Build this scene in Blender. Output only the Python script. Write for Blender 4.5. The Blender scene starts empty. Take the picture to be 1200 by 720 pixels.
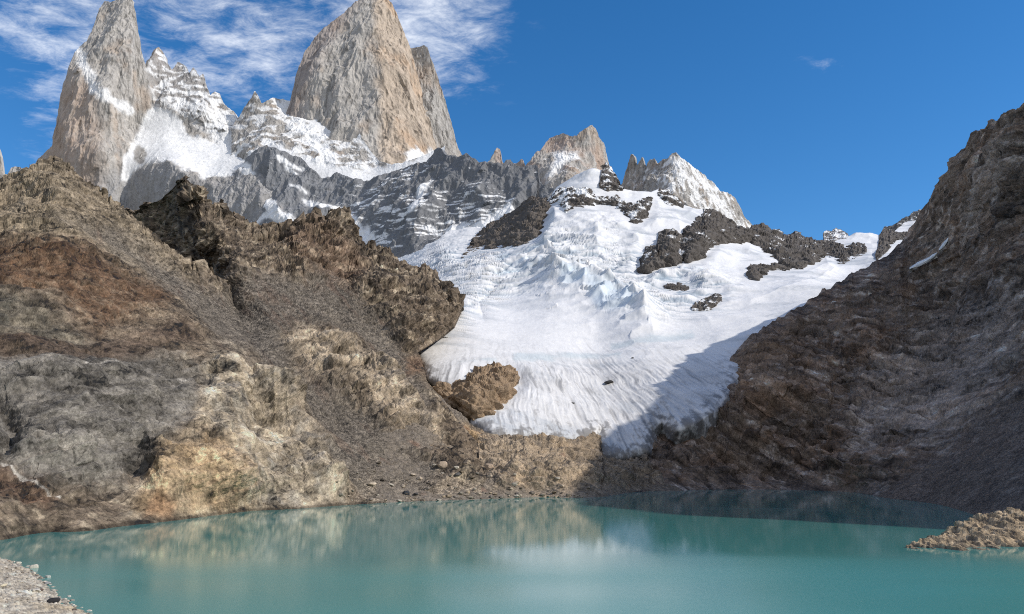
import bpy, math, random
import numpy as np
from concurrent.futures import ThreadPoolExecutor

Q = 1.0                      # mesh spacing multiplier (1 = final)
C = bpy.context.scene
COL = C.collection

# ------------------------------------------------------------------ camera
FPX, HZ, HC = 1000.0, 540.0, 25.0          # focal length in photo pixels (1200 wide), horizon row, eye height
PITCH = math.atan((HZ - 360.0) / FPX)
cd = bpy.data.cameras.new('camera'); cam = bpy.data.objects.new('camera', cd); COL.objects.link(cam)
cam.location = (0, 0, HC)
cam.rotation_euler = (math.pi / 2 + PITCH, 0, 0)
cd.sensor_width = 36.0; cd.lens = 36.0 * FPX / 1200.0
cd.clip_start = 1.0; cd.clip_end = 60000.0
C.camera = cam

# ------------------------------------------------------------------ sun, sky, exposure
SUN_EL, SUN_BACK = math.radians(37), math.radians(11)     # sun to the right, a little behind the camera
SV = (math.cos(SUN_EL) * math.cos(SUN_BACK), -math.cos(SUN_EL) * math.sin(SUN_BACK), math.sin(SUN_EL))
sl = bpy.data.lights.new('sun', 'SUN'); so = bpy.data.objects.new('sun', sl); COL.objects.link(so)
sl.energy = 3.0; sl.angle = math.radians(0.5); sl.color = (1.0, 0.94, 0.86)
from mathutils import Vector
so.rotation_euler = Vector(SV).to_track_quat('Z', 'Y').to_euler()
so.location = (800, -400, 900)

w = bpy.data.worlds.new('World'); C.world = w; w.use_nodes = True
nt = w.node_tree; N_, L_ = nt.nodes, nt.links
N_.clear()
def wn(t, **k):
    n = N_.new(t)
    for a, b in k.items(): setattr(n, a, b)
    return n
def wmath(op, a, b=None, c=None):
    n = N_.new('ShaderNodeMath'); n.operation = op
    for i, x in enumerate((a, b, c)):
        if x is None: continue
        if isinstance(x, (int, float)): n.inputs[i].default_value = x
        else: L_.new(x, n.inputs[i])
    return n.outputs[0]
sky = wn('ShaderNodeTexSky'); sky.sky_type = 'NISHITA'; sky.sun_disc = False
sky.sun_elevation = SUN_EL; sky.sun_rotation = math.atan2(SV[0], SV[1])
sky.altitude = 1300; sky.air_density = 1.0; sky.dust_density = 0.25; sky.ozone_density = 4.0
hs = wn('ShaderNodeHueSaturation'); hs.inputs['Saturation'].default_value = 1.27; hs.inputs['Value'].default_value = 0.86
L_.new(sky.outputs[0], hs.inputs['Color'])
# thin cirrus on a high sheet: the view direction meets a plane overhead
tc = wn('ShaderNodeTexCoord'); sx = wn('ShaderNodeSeparateXYZ'); L_.new(tc.outputs['Generated'], sx.inputs[0])
dx, dy, dz = sx.outputs
zz = wmath('MAXIMUM', dz, 0.05)
px = wmath('DIVIDE', dx, zz); py = wmath('DIVIDE', dy, zz)
cx = wn('ShaderNodeCombineXYZ'); L_.new(px, cx.inputs[0]); L_.new(py, cx.inputs[1])
mp = wn('ShaderNodeMapping'); mp.inputs['Rotation'].default_value = (0, 0, math.radians(38)); mp.inputs['Scale'].default_value = (2.3, 2.7, 1)
L_.new(cx.outputs[0], mp.inputs['Vector'])
def wnoise(scale, detail, rough, dist, vec):
    n = wn('ShaderNodeTexNoise'); n.inputs['Scale'].default_value = scale; n.inputs['Detail'].default_value = detail
    n.inputs['Roughness'].default_value = rough; n.inputs['Distortion'].default_value = dist
    L_.new(vec, n.inputs['Vector']); return n.outputs[0]
n1 = wnoise(3.3, 14, 0.68, 0.3, mp.outputs[0])
n2 = wnoise(0.9, 3, 0.5, 0.3, cx.outputs[0])
cl = wmath('ADD', wmath('MULTIPLY', n1, 0.62), wmath('MULTIPLY', n2, 0.38))
def wblob(ax, ay, rx, ry):     # soft patch of sky about a direction (x/y, z/y)
    a = wmath('DIVIDE', wmath('SUBTRACT', wmath('DIVIDE', dx, wmath('MAXIMUM', dy, 0.01)), ax), rx)
    b = wmath('DIVIDE', wmath('SUBTRACT', wmath('DIVIDE', dz, wmath('MAXIMUM', dy, 0.01)), ay), ry)
    return wmath('POWER', 2.718, wmath('MULTIPLY', wmath('ADD', wmath('MULTIPLY', a, a), wmath('MULTIPLY', b, b)), -1.0))
blobs = [(-.58, .58, .22, .12, 1.), (-.33, .54, .20, .14, 1.0), (-.10, .55, .12, .12, 1.0), (-.56, .40, .10, .10, .45), (.395, .49, .045, .025, .8)]
cov = None
for ax, ay, rx, ry, s in blobs:
    b = wmath('MULTIPLY', wblob(ax, ay, rx, ry), s)
    cov = b if cov is None else wmath('ADD', cov, b)
cov = wmath('MINIMUM', cov, 1.0)
mr = wn('ShaderNodeMapRange'); mr.interpolation_type = 'SMOOTHSTEP'
L_.new(wmath('ADD', cl, wmath('MULTIPLY', cov, 0.26)), mr.inputs['Value'])
mr.inputs['From Min'].default_value = 0.635; mr.inputs['From Max'].default_value = 1.02
cf = wmath('MULTIPLY', wmath('MULTIPLY', mr.outputs[0], cov), 0.95)
mx = wn('ShaderNodeMix', data_type='RGBA'); L_.new(cf, mx.inputs['Factor']); L_.new(hs.outputs[0], mx.inputs['A'])
mx.inputs['B'].default_value = (7.0, 7.2, 7.5, 1)
# bright cloud veil added to the unseen sky behind the viewer, as neutral fill light
vr = wn('ShaderNodeMapRange'); vr.interpolation_type = 'SMOOTHSTEP'
L_.new(dy, vr.inputs['Value']); vr.inputs['From Min'].default_value = 0.05; vr.inputs['From Max'].default_value = -0.6
vf = wmath('MULTIPLY', vr.outputs[0], wmath('ADD', wmath('MULTIPLY', n2, 0.7), 0.25))
mv = wn('ShaderNodeMix', data_type='RGBA'); L_.new(vf, mv.inputs['Factor']); L_.new(mx.outputs['Result'], mv.inputs['A'])
mv.inputs['B'].default_value = (5.4, 5.2, 5.0, 1)
bg = wn('ShaderNodeBackground'); bg.inputs['Strength'].default_value = 0.14
L_.new(mv.outputs['Result'], bg.inputs['Color'])
wo = wn('ShaderNodeOutputWorld'); L_.new(bg.outputs[0], wo.inputs['Surface'])

vs = C.view_settings
C.display_settings.display_device = 'sRGB'
vs.view_transform = 'Standard'; vs.look = 'None'; vs.exposure = 0.34; vs.gamma = 1.0; vs.use_curve_mapping = False
C.render.engine = 'CYCLES'
cy = C.cycles
cy.use_denoising = False
cy.pixel_filter_type = 'BLACKMAN_HARRIS'; cy.filter_width = 1.05
cy.max_bounces = 5; cy.diffuse_bounces = 3; cy.glossy_bounces = 3
cy.caustics_reflective = False; cy.caustics_refractive = False

# ------------------------------------------------------------------ numeric helpers
rng = np.random.default_rng(7)
_perm = rng.permutation(256).astype(np.int32); _perm = np.concatenate([_perm, _perm, _perm])
_g = rng.normal(size=(256, 3)).astype(np.float32); _g /= np.linalg.norm(_g, axis=1)[:, None]
_r = rng.random((256, 4)).astype(np.float32) * 2 - 1
POOL = ThreadPoolExecutor(4)
CH = 40000

def _par(fn, P):
    n = len(P)
    parts = [P[i:i + CH] for i in range(0, n, CH)]
    return np.concatenate(list(POOL.map(fn, parts)))

def _noise(P):
    i = np.floor(P).astype(np.int32); f = P - i; i &= 255
    w_ = f * f * f * (f * (f * 6 - 15) + 10)
    x0, y0, z0 = i[:, 0], i[:, 1], i[:, 2]
    fx, fy, fz = f[:, 0], f[:, 1], f[:, 2]
    out = None
    xs = []
    for a in (0, 1):
        pa = _perm[x0 + a]
        ys = []
        for b in (0, 1):
            pb = _perm[pa + y0 + b]
            zs = []
            for c in (0, 1):
                g = _g[_perm[pb + z0 + c]]
                zs.append(g[:, 0] * (fx - a) + g[:, 1] * (fy - b) + g[:, 2] * (fz - c))
            ys.append(zs[0] + w_[:, 2] * (zs[1] - zs[0]))
        xs.append(ys[0] + w_[:, 1] * (ys[1] - ys[0]))
    return xs[0] + w_[:, 0] * (xs[1] - xs[0])

def fbm(P, scale, octs=4, gain=0.5, seed=0, ridged=False, lac=2.03):
    """P in metres, scale = size of the largest feature (scalar or xyz)."""
    S = (1.0 / np.asarray(scale, np.float32)) * np.ones(3, np.float32)
    def f(p):
        p = p.astype(np.float32) * S + np.float32(seed * 17.31)
        out = np.zeros(len(p), np.float32); a = 1.0; tot = 0
        wgt = None
        for o in range(octs):
            n = _noise(p) * 1.5
            if ridged:
                n = 1 - np.abs(n) * 2
                if wgt is not None: n = n * np.clip(wgt * 0.5 + 0.5, 0, 1)
                wgt = n
            out += a * n; tot += a; a *= gain
            p = p * np.float32(lac) + np.float32(11.7)
        return out / tot
    return _par(f, P)

def cells(P, scale, seed=0, tilt=0.55, ridge=1.0):
    """fractured-rock facets that meet in sharp creases, continuous everywhere; ridge=1 gives arete edges, -1 blocks with cracks between.
    Returns height (about -0.5..0.5), distance to the nearest crease, one random number per facet."""
    S = (1.0 / np.asarray(scale, np.float32)) * np.ones(3, np.float32)
    def f(p):
        p = p.astype(np.float32) * S + np.float32(seed * 9.17)
        b = np.floor(p - 0.5).astype(np.int32)
        v1 = np.full(len(p), -9, np.float32); v2 = v1.copy(); rid = np.zeros(len(p), np.float32)
        for k in range(8):
            c = b + np.array([k & 1, (k >> 1) & 1, k >> 2], np.int32)
            cm = c & 255
            h = _perm[_perm[_perm[cm[:, 0]] + cm[:, 1]] + cm[:, 2]]
            r = _r[h]; r2 = _r[_perm[h + 57]]
            q = p - (c + 0.5 + r[:, :3] * 0.40)
            v = r2[:, 3] * 0.22 + tilt * np.einsum('ij,ij->i', q, r2[:, :3]) - 1.15 * np.einsum('ij,ij->i', q, q)
            up = v > v1
            v2 = np.where(up, v1, np.maximum(v2, v)); rid = np.where(up, r[:, 3], rid); v1 = np.where(up, v, v1)
        return np.stack([-(v1 + 0.06) * ridge, v1 - v2, rid], 1)
    return _par(f, P).T

def facets(P, scale, seed=0, rand=False):
    """angular noise: random heights joined by flat triangular planes with sharp edges (about -0.5..0.5)"""
    S = (1.0 / np.asarray(scale, np.float32)) * np.ones(3, np.float32)
    a = seed * 1.7 + 0.4
    Rz = np.array([[math.cos(a), -math.sin(a), 0], [math.sin(a), math.cos(a), 0], [0, 0, 1]], np.float32)
    iso = np.ndim(scale) == 0
    b_ = seed * 0.9 + 0.7
    Rx = np.array([[1, 0, 0], [0, math.cos(b_), -math.sin(b_)], [0, math.sin(b_), math.cos(b_)]], np.float32) if iso else np.eye(3, dtype=np.float32)
    M = (Rx @ Rz).T
    def f(p):
        p = p.astype(np.float32) @ M * S + np.float32(seed * 5.31)
        w1 = p * np.float32(0.83)
        p = p + 0.22 * np.stack([_noise(w1 + 3.1), _noise(w1 + 17.7), _noise(w1 + 29.3)], 1)
        i = np.floor(p).astype(np.int32); fr = p - i; i &= 255
        order = np.argsort(-fr, axis=1); fs = np.take_along_axis(fr, order, 1)
        def val(c):
            c = c & 255
            return _r[_perm[_perm[_perm[c[:, 0]] + c[:, 1]] + c[:, 2]], 0]
        n = len(p); ar = np.arange(n)
        out = val(i) * (1 - fs[:, 0]); c = i.copy()
        for k in range(3):
            c[ar, order[:, k]] += 1
            out += val(c) * (fs[:, k] - (fs[:, k + 1] if k < 2 else 0))
        return out * 0.6
    return _par(f, P)

def ledges(P, h, seed=0, axis=2, wob=0.6):
    """beds of rock: a ramp that juts further out towards the top of each bed and breaks back sharply. Returns (-0.5..0.5, random per bed block)"""
    t = P[:, axis] / h + wob * fbm(P, h * 5, 4, 0.5, seed + 400)
    t = t + 0.9 * fbm(P, (h * 14,) * 3, 2, 0.5, seed + 401)
    i = np.floor(t).astype(np.int32); f = (t - i).astype(np.float32)
    o = P[:, 0] * 0.8 + P[:, 1] * 0.6 if axis == 2 else P[:, 2]
    j = np.floor(o / (h * 3.2) + 0.37 * (i % 7) + 0.8 * fbm(P, h * 4, 2, 0.5, seed + 402)).astype(np.int32)
    r = _r[_perm[(_perm[(i + seed * 13) & 255] + j) & 255]]
    ramp = np.where(f < 0.86, f / 0.86, (1 - f) / 0.14) - 0.5
    return ramp * (0.65 + 0.35 * r[:, 0]) + 0.28 * r[:, 1], r[:, 2]

def white(P, seed=0):
    return np.random.default_rng(seed).random(len(P)).astype(np.float32) * 2 - 1

def sstep(a, b, x):
    t = np.clip((x - a) / (b - a), 0, 1); return t * t * (3 - 2 * t)

def unproj(u, v, Y):
    zc = -(v - 360.0) / FPX
    fy = math.cos(PITCH) - zc * math.sin(PITCH); fz = zc * math.cos(PITCH) + math.sin(PITCH)
    return np.stack([(u - 600.0) / FPX / fy * Y, Y * np.ones_like(u), HC + fz / fy * Y], -1)

def water_Y(v):
    zc = -(v - 360.0) / FPX
    return -HC * (math.cos(PITCH) - zc * math.sin(PITCH)) / (zc * math.cos(PITCH) + math.sin(PITCH))

class TPS:
    """smooth surface log(Y) through sculpting points (column, row, Y)"""
    def __init__(s, pts, lam=2e-3):
        A = np.array(pts, float); s.c = A[:, :2] / 100.0; y = np.log(A[:, 2]); n = len(A)
        K = s.k(s.c); K[np.arange(n), np.arange(n)] += lam
        M = np.zeros((n + 3, n + 3)); M[:n, :n] = K; M[:n, n] = 1; M[:n, n + 1:] = s.c; M[n:, :n] = M[:n, n:].T
        s.w = np.linalg.solve(M, np.concatenate([y, np.zeros(3)])).astype(np.float32)
        s.c = s.c.astype(np.float32)
    def k(s, q):
        d = ((q[:, None, :] - s.c[None]) ** 2).sum(-1)
        return 0.5 * d * np.log(d + 1e-9)
    def __call__(s, u, v):
        sh = np.shape(u); q = np.stack([np.ravel(u), np.ravel(v)], 1).astype(np.float32) / 100
        def f(p): return s.k(p) @ s.w[:-3] + s.w[-3] + p @ s.w[-2:]
        return np.exp(_par(f, q)).reshape(sh).astype(np.float64)

def sdist(u, v, poly):
    """signed distance in pixels to a closed outline, positive inside"""
    poly = np.array(poly, np.float32)
    q = np.stack([np.ravel(u), np.ravel(v)], 1).astype(np.float32)
    A = poly; B = np.roll(poly, -1, 0)
    def f(p):
        best = np.full(len(p), 1e12, np.float32); ins = np.zeros(len(p), bool)
        for a, b in zip(A, B):
            e = b - a; w_ = p - a
            t = np.clip((w_ @ e) / (e @ e + 1e-9), 0, 1)
            d = w_ - t[:, None] * e
            best = np.minimum(best, (d * d).sum(1))
            cnd = (a[1] > p[:, 1]) != (b[1] > p[:, 1])
            if abs(e[1]) > 1e-9:
                ins ^= cnd & (p[:, 0] < e[0] * (p[:, 1] - a[1]) / e[1] + a[0])
        return np.where(ins, 1, -1) * np.sqrt(best)
    return _par(f, q).reshape(np.shape(u))

def ldist(u, v, line):
    """distance in pixels to an open line"""
    line = np.array(line, np.float32)
    q = np.stack([np.ravel(u), np.ravel(v)], 1).astype(np.float32)
    def f(p):
        best = np.full(len(p), 1e12, np.float32)
        for a, b in zip(line[:-1], line[1:]):
            e = b - a; w_ = p - a
            t = np.clip((w_ @ e) / (e @ e + 1e-9), 0, 1)
            d = w_ - t[:, None] * e
            best = np.minimum(best, (d * d).sum(1))
        return np.sqrt(best)
    return _par(f, q).reshape(np.shape(u))

def sided(u, v, line, amp, wl, wr):
    """a ridge along a line, falling off over wl pixels on its left hand and wr on its right (walking the line)"""
    line = np.array(line, np.float32); q = np.stack([np.ravel(u), np.ravel(v)], 1).astype(np.float32)
    def f(p):
        best = np.full(len(p), 1e12, np.float32); sg = np.ones(len(p), np.float32)
        for a, b in zip(line[:-1], line[1:]):
            e = b - a; w_ = p - a
            t = np.clip((w_ @ e) / (e @ e + 1e-9), 0, 1); d = w_ - t[:, None] * e; d2 = (d * d).sum(1)
            cr = e[0] * w_[:, 1] - e[1] * w_[:, 0]
            m = d2 < best; best = np.where(m, d2, best); sg = np.where(m, cr / np.sqrt(e @ e) / (np.sqrt(d2) + 1.5), sg)
        d = np.sqrt(best)
        return amp * np.exp(-d / (wl + (wr - wl) * (sg * 0.5 + 0.5)))
    return _par(f, q).reshape(np.shape(u))

def mix(a, b, t):
    return a * (1 - t[:, None]) + np.asarray(b, np.float32) * t[:, None]

# ------------------------------------------------------------------ materials
def mat(name, rough=0.9, spec=0.2, mott=0.25, mscale=1.0, bump=0.0, bscale=1.0, bdist=1.0, attr=True, col=(0.5, 0.5, 0.5), sss=0.0):
    m = bpy.data.materials.new(name); m.use_nodes = True
    t = m.node_tree; n, l = t.nodes, t.links
    b = n['Principled BSDF']; b.inputs['Roughness'].default_value = rough; b.inputs['Specular IOR Level'].default_value = spec
    tcn = n.new('ShaderNodeTexCoord')
    no = n.new('ShaderNodeTexNoise'); no.inputs['Scale'].default_value = 1.0 / mscale; no.inputs['Detail'].default_value = 5; no.inputs['Roughness'].default_value = 0.65
    l.new(tcn.outputs['Object'], no.inputs['Vector'])
    r = n.new('ShaderNodeMapRange'); l.new(no.outputs[0], r.inputs['Value'])
    r.inputs['From Min'].default_value = 0.28; r.inputs['From Max'].default_value = 0.72
    r.inputs['To Min'].default_value = 1 - mott; r.inputs['To Max'].default_value = 1 + mott
    mul = n.new('ShaderNodeVectorMath'); mul.operation = 'SCALE'
    l.new(r.outputs[0], mul.inputs['Scale'])
    if attr:
        a = n.new('ShaderNodeAttribute'); a.attribute_name = 'Col'; l.new(a.outputs['Color'], mul.inputs[0])
    else:
        mul.inputs[0].default_value = col
    l.new(mul.outputs[0], b.inputs['Base Color'])
    if bump:
        n2 = n.new('ShaderNodeTexNoise'); n2.inputs['Scale'].default_value = 1.0 / bscale; n2.inputs['Detail'].default_value = 4; n2.inputs['Roughness'].default_value = 0.6
        l.new(tcn.outputs['Object'], n2.inputs['Vector'])
        bp = n.new('ShaderNodeBump'); bp.inputs['Strength'].default_value = bump; bp.inputs['Distance'].default_value = bdist
        l.new(n2.outputs[0], bp.inputs['Height']); l.new(bp.outputs[0], b.inputs['Normal'])
    return m

M_NEAR = mat('scree_and_slab_rock', 0.9, 0.15, 0.45, 1.3, 0.9, 1.6, 1.0)
M_SHADE = mat('dark_slope_rock', 0.85, 0.2, 0.4, 2.0, 0.9, 2.2, 1.3)
M_GRAN = mat('granite', 0.85, 0.2, 0.16, 14.0, 0.5, 9.0, 3.0)
M_WALL = mat('wall_rock_and_snow', 0.85, 0.2, 0.16, 11.0, 0.5, 7.0, 2.5)
M_ICE = mat('glacier_ice_and_snow', 0.6, 0.25, 0.05, 9.0, 0.25, 4.0, 0.8)
M_STONE = mat('shore_stone', 0.9, 0.15, 0.25, 0.5, 0.5, 0.3, 0.1)

# ------------------------------------------------------------------ mesh builder
def make_mesh(name, verts, faces, colors, material, smooth=False):
    me = bpy.data.meshes.new(name)
    nv, nf = len(verts), len(faces)
    k = faces.shape[1]
    me.vertices.add(nv); me.vertices.foreach_set('co', np.ascontiguousarray(verts, np.float32).ravel())
    me.loops.add(nf * k); me.loops.foreach_set('vertex_index', np.ascontiguousarray(faces, np.int32).ravel())
    me.polygons.add(nf); me.polygons.foreach_set('loop_start', np.arange(0, nf * k, k, dtype=np.int32))
    me.polygons.foreach_set('use_smooth', np.full(nf, smooth, bool))
    me.update(calc_edges=True)
    if colors is not None:
        at = me.color_attributes.new('Col', 'FLOAT_COLOR', 'POINT')
        c4 = np.ones((nv, 4), np.float32); c4[:, :3] = np.clip(colors, 0.005, 0.95)
        at.data.foreach_set('color', c4.ravel())
    me.materials.append(material)
    o = bpy.data.objects.new(name, me); COL.objects.link(o)
    return o

class Ctx: pass
SLOPE = []
GROUND = []          # surfaces that loose boulders rest on

def layer(name, crest, bottom, depth, disp, color, material, du=0.8, dv=0.8, jag=(0, 20), back=(300.0, 0.9, 24), smooth=False,
          back_taper=None, seed=0):
    """A mountainside, wall or ice sheet: columns run from the foot up to the crest line and over it down the far side.
    depth(u, v) gives the distance of the surface, disp(c) the relief along its normal in metres, color(c) its rock colours."""
    crest = np.array(crest, float); bottom = np.array(bottom, float)
    u0, u1 = crest[0, 0], crest[-1, 0]
    us = np.arange(u0, u1, du * Q)
    top = np.interp(us, crest[:, 0], crest[:, 1])
    if jag[0]:
        q = np.stack([us, np.full_like(us, 3.3 + seed * 7), np.zeros_like(us)], 1)
        shift = jag[0] * (fbm(q, jag[1], 4, 0.42, seed, ridged=True) - 0.35)
    else: shift = np.zeros_like(us)
    bot = np.maximum(np.interp(us, bottom[:, 0], bottom[:, 1]), top + 2)
    n = int(np.percentile(bot - top, 90) / (dv * Q)) + 3
    t = np.linspace(0, 1, n)
    V = bot[:, None] + (top - bot)[:, None] * t
    U = np.repeat(us[:, None], n, 1)
    Y = depth(U, V)
    nb = back[2]
    s = (np.arange(1, nb + 1) / nb) ** 1.6 * back[0]
    Pf = unproj(U, V - shift[:, None] * sstep(26, 0, V - top[:, None]), Y)
    c = Pf[:, -1:, :]
    s = s[None, :] * (np.ones((len(us), 1)) if back_taper is None else back_taper(us)[:, None])
    Yb = Y[:, -1:] + s; k = Yb / Y[:, -1:]
    B = np.stack([c[:, :, 0] * k, Yb, c[:, :, 2] - s * back[1] * (0.4 + 0.6 * np.minimum(1, s / (0.15 * back[0])))], -1)
    P = np.concatenate([Pf, B], 1)
    nc, nr = P.shape[:2]
    # normals of the smooth surface
    a = np.gradient(P, axis=0); b = np.gradient(P, axis=1)
    N = np.cross(a, b); N /= np.linalg.norm(N, axis=2, keepdims=True) + 1e-9
    view = P - np.array([0, 0, HC]); flip = (N * view).sum(-1) > 0
    flip[:, n:] = N[:, n:, 2] < 0
    N[flip] *= -1
    for _ in range(2):      # soften normals over the crest
        N[:, 1:-1] = (N[:, :-2] + N[:, 1:-1] + N[:, 2:]) / 3
    N /= np.linalg.norm(N, axis=2, keepdims=True) + 1e-9
    x = Ctx(); x.P = P.reshape(-1, 3); x.N = N.reshape(-1, 3)
    x.u = np.concatenate([U, np.repeat(U[:, -1:], nb, 1)], 1).ravel().astype(np.float32)
    x.v = np.concatenate([V, np.repeat(V[:, -1:], nb, 1)], 1).ravel().astype(np.float32)
    x.top = np.repeat(top[:, None], nr, 1).ravel()
    x.Y = P[:, :, 1].ravel()
    x.back = np.concatenate([np.zeros((nc, n), bool), np.ones((nc, nb), bool)], 1).ravel()
    x.face = np.clip(-(x.N * (x.P - np.array([0, 0, HC]))).sum(1) / np.linalg.norm(x.P, axis=1) / 0.40, 0.3, 1)
    x.cd = 0.25 + 0.75 * sstep(0, 45, x.v - x.top) * np.ones_like(x.Y)
    d = disp(x)
    def grid_normals(Q_):
        G_ = Q_.reshape(nc, nr, 3)
        n_ = np.cross(np.gradient(G_, axis=0), np.gradient(G_, axis=1)); n_ /= np.linalg.norm(n_, axis=2, keepdims=True) + 1e-9
        n_[flip] *= -1
        return n_.reshape(-1, 3)
    zb = x.P[:, 2].copy()
    if isinstance(d, tuple):      # coarse relief first, then the fine relief on the surface that it made
        x.P0 = x.P; x.P = x.P + x.N * d[0][:, None]
        n1 = grid_normals(x.P).reshape(nc, nr, 3)
        for _ in range(2):
            n1[1:-1] = (n1[:-2] + n1[1:-1] + n1[2:]) / 3; n1[:, 1:-1] = (n1[:, :-2] + n1[:, 1:-1] + n1[:, 2:]) / 3
        n1 = n1.reshape(-1, 3) * 0.7 + x.N * 0.3; n1 /= np.linalg.norm(n1, axis=1, keepdims=True) + 1e-9
        x.P2 = x.P + n1 * d[1](x)[:, None]
    else:
        x.P2 = x.P + x.N * d[:, None]
    x.P = x.P2
    x.P2[:, 2] = np.where(zb > 0.5, np.maximum(x.P2[:, 2], 0.3), x.P2[:, 2])
    x.N2 = grid_normals(x.P2)                    # after relief, for snow that lies on ledges
    col = color(x)
    idx = np.arange(nc * nr).reshape(nc, nr)
    F = np.stack([idx[:-1, :-1], idx[1:, :-1], idx[1:, 1:], idx[:-1, 1:]], -1).reshape(-1, 4)
    o = make_mesh(name, x.P2, F, col, material, smooth)
    if name in ('glacier', 'moraine', 'hillside_far_left'): GROUND.append(x.P2[(x.u > 380) & (x.u < 770) & (x.v > 400) & ~x.back])
    if name == 'hillside_right': SLOPE.append(x.P2[(x.u > 1040) & (x.u < 1130) & (x.v > 260) & (x.v < 335) & ~x.back])
    return o

def struct(o, label):
    o['kind'] = 'structure'; o['label'] = label; return o
def tag(o, label, cat, group=None):
    o['label'] = label; o['category'] = cat
    if group: o['group'] = group
    return o

# palettes, linear base colours
SNOW = (0.83, 0.83, 0.82)
#@@LAYERS
GRAN = (0.43, 0.405, 0.37); GRAN_O = (0.46, 0.375, 0.295); GRAN_D = (0.27, 0.26, 0.255)
WALLC = (0.225, 0.230, 0.238)

# ------------------------------------------------------------------ water and ground
wm = bpy.data.materials.new('turquoise_meltwater'); wm.use_nodes = True
t_ = wm.node_tree; n_, l_ = t_.nodes, t_.links
pb = n_['Principled BSDF']
pb.inputs['Base Color'].default_value = (0.064, 0.275, 0.255, 1)
pb.inputs['IOR'].default_value = 1.40
tcn = n_.new('ShaderNodeTexCoord')
mpn = n_.new('ShaderNodeMapping'); mpn.inputs['Scale'].default_value = (1 / 420.0, 1 / 160.0, 1); l_.new(tcn.outputs['Object'], mpn.inputs['Vector'])
pn = n_.new('ShaderNodeTexNoise'); pn.inputs['Scale'].default_value = 1.0; pn.inputs['Detail'].default_value = 3; l_.new(mpn.outputs[0], pn.inputs['Vector'])
rr = n_.new('ShaderNodeMapRange'); rr.inputs['From Min'].default_value = 0.56; rr.inputs['From Max'].default_value = 0.85
rr.inputs['To Min'].default_value = 0.03; rr.inputs['To Max'].default_value = 0.26
# calm sheet under the far shore, wind-ruffled water nearer by
sxy = n_.new('ShaderNodeSeparateXYZ'); l_.new(tcn.outputs['Object'], sxy.inputs[0])
zn = n_.new('ShaderNodeMapRange'); zn.inputs['From Min'].default_value = 250; zn.inputs['From Max'].default_value = 195
zn.inputs['To Min'].default_value = 0.0; zn.inputs['To Max'].default_value = 0.30
l_.new(sxy.outputs[1], zn.inputs['Value'])
ad = n_.new('ShaderNodeMath'); l_.new(pn.outputs[0], ad.inputs[0]); l_.new(zn.outputs[0], ad.inputs[1])
l_.new(ad.outputs[0], rr.inputs['Value']); l_.new(rr.outputs[0], pb.inputs['Roughness'])
mp2 = n_.new('ShaderNodeMapping'); mp2.inputs['Scale'].default_value = (1 / 1.3, 1 / 0.7, 1); l_.new(tcn.outputs['Object'], mp2.inputs['Vector'])
wv = n_.new('ShaderNodeTexNoise'); wv.inputs['Scale'].default_value = 1.0; wv.inputs['Detail'].default_value = 3; l_.new(mp2.outputs[0], wv.inputs['Vector'])
bmp = n_.new('ShaderNodeBump'); bmp.inputs['Strength'].default_value = 0.06; bmp.inputs['Distance'].default_value = 0.10
l_.new(wv.outputs[0], bmp.inputs['Height']); l_.new(bmp.outputs[0], pb.inputs['Normal'])
wp = np.array([[-1500, -300, 0], [1500, -300, 0], [1500, 1100, 0], [-1500, 1100, 0]], float)
struct(make_mesh('water', wp, np.array([[0, 1, 2, 3]]), None, wm), 'still turquoise glacial lake filling the bottom of the basin')

M_GND = mat('valley_ground', 0.95, 0.1, 0.3, 30.0, attr=False, col=(0.16, 0.14, 0.11))
gp = np.array([[-40000, -40000, -40], [40000, -40000, -40], [40000, 40000, -40], [-40000, 40000, -40]], float)
struct(make_mesh('ground', gp, np.array([[0, 1, 2, 3]]), None, M_GND), 'brown valley floor under and beyond the lake')

# ------------------------------------------------------------------ granite towers
def granite_disp(big, sc, vert=3.0, calm=None):
    def f(x):
        k = (1 - 0.8 * calm(x) if calm else 1.0) * big / 0.4
        def warp(P): return P + 0.35 * sc * np.stack([fbm(P, sc, 3, seed=31), fbm(P, sc, 3, seed=32), fbm(P, sc, 3, seed=33)], 1)
        c1, e1, x.r1 = cells(warp(x.P), (sc * 1.5, sc * 1.5, sc * 1.5 * vert), 1)
        def fine(x):
            P = x.P; Wp = warp(P)
            c2, e2, x.r2 = cells(Wp, (sc * .55, sc * .55, sc * .55 * vert), 2)
            c3, e3, r3 = cells(Wp, (sc * .2, sc * .2, sc * .2 * vert), 3)
            c4, e4, r4 = cells(P, (sc * .1, sc * .1, sc * .16), 4, ridge=-1)
            fl = fbm(Wp, (sc * .3, sc * .3, sc * 7), 4, 0.6, 5, ridged=True)
            return k * (0.13 * c2 * x.cd + 0.06 * c3 + 0.012 * c4 + 0.06 * fl + 0.16 * facets(P, (sc * .7, sc * .7, sc * 2.4), 8) * x.cd + 0.06 * facets(P, (sc * .25, sc * .25, sc * .9), 9))
        return k * 0.50 * c1 * x.cd, fine
    return f

def ledge_snow(x, amt, sc, seed=0):
    """snow held where the relief is flat enough"""
    n = fbm(x.P, (sc, sc, sc * 0.5), 5, 0.6, 40 + seed)
    return sstep(0.0, 0.12, x.N2[:, 2] + n * 0.55 - (1 - amt))

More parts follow.
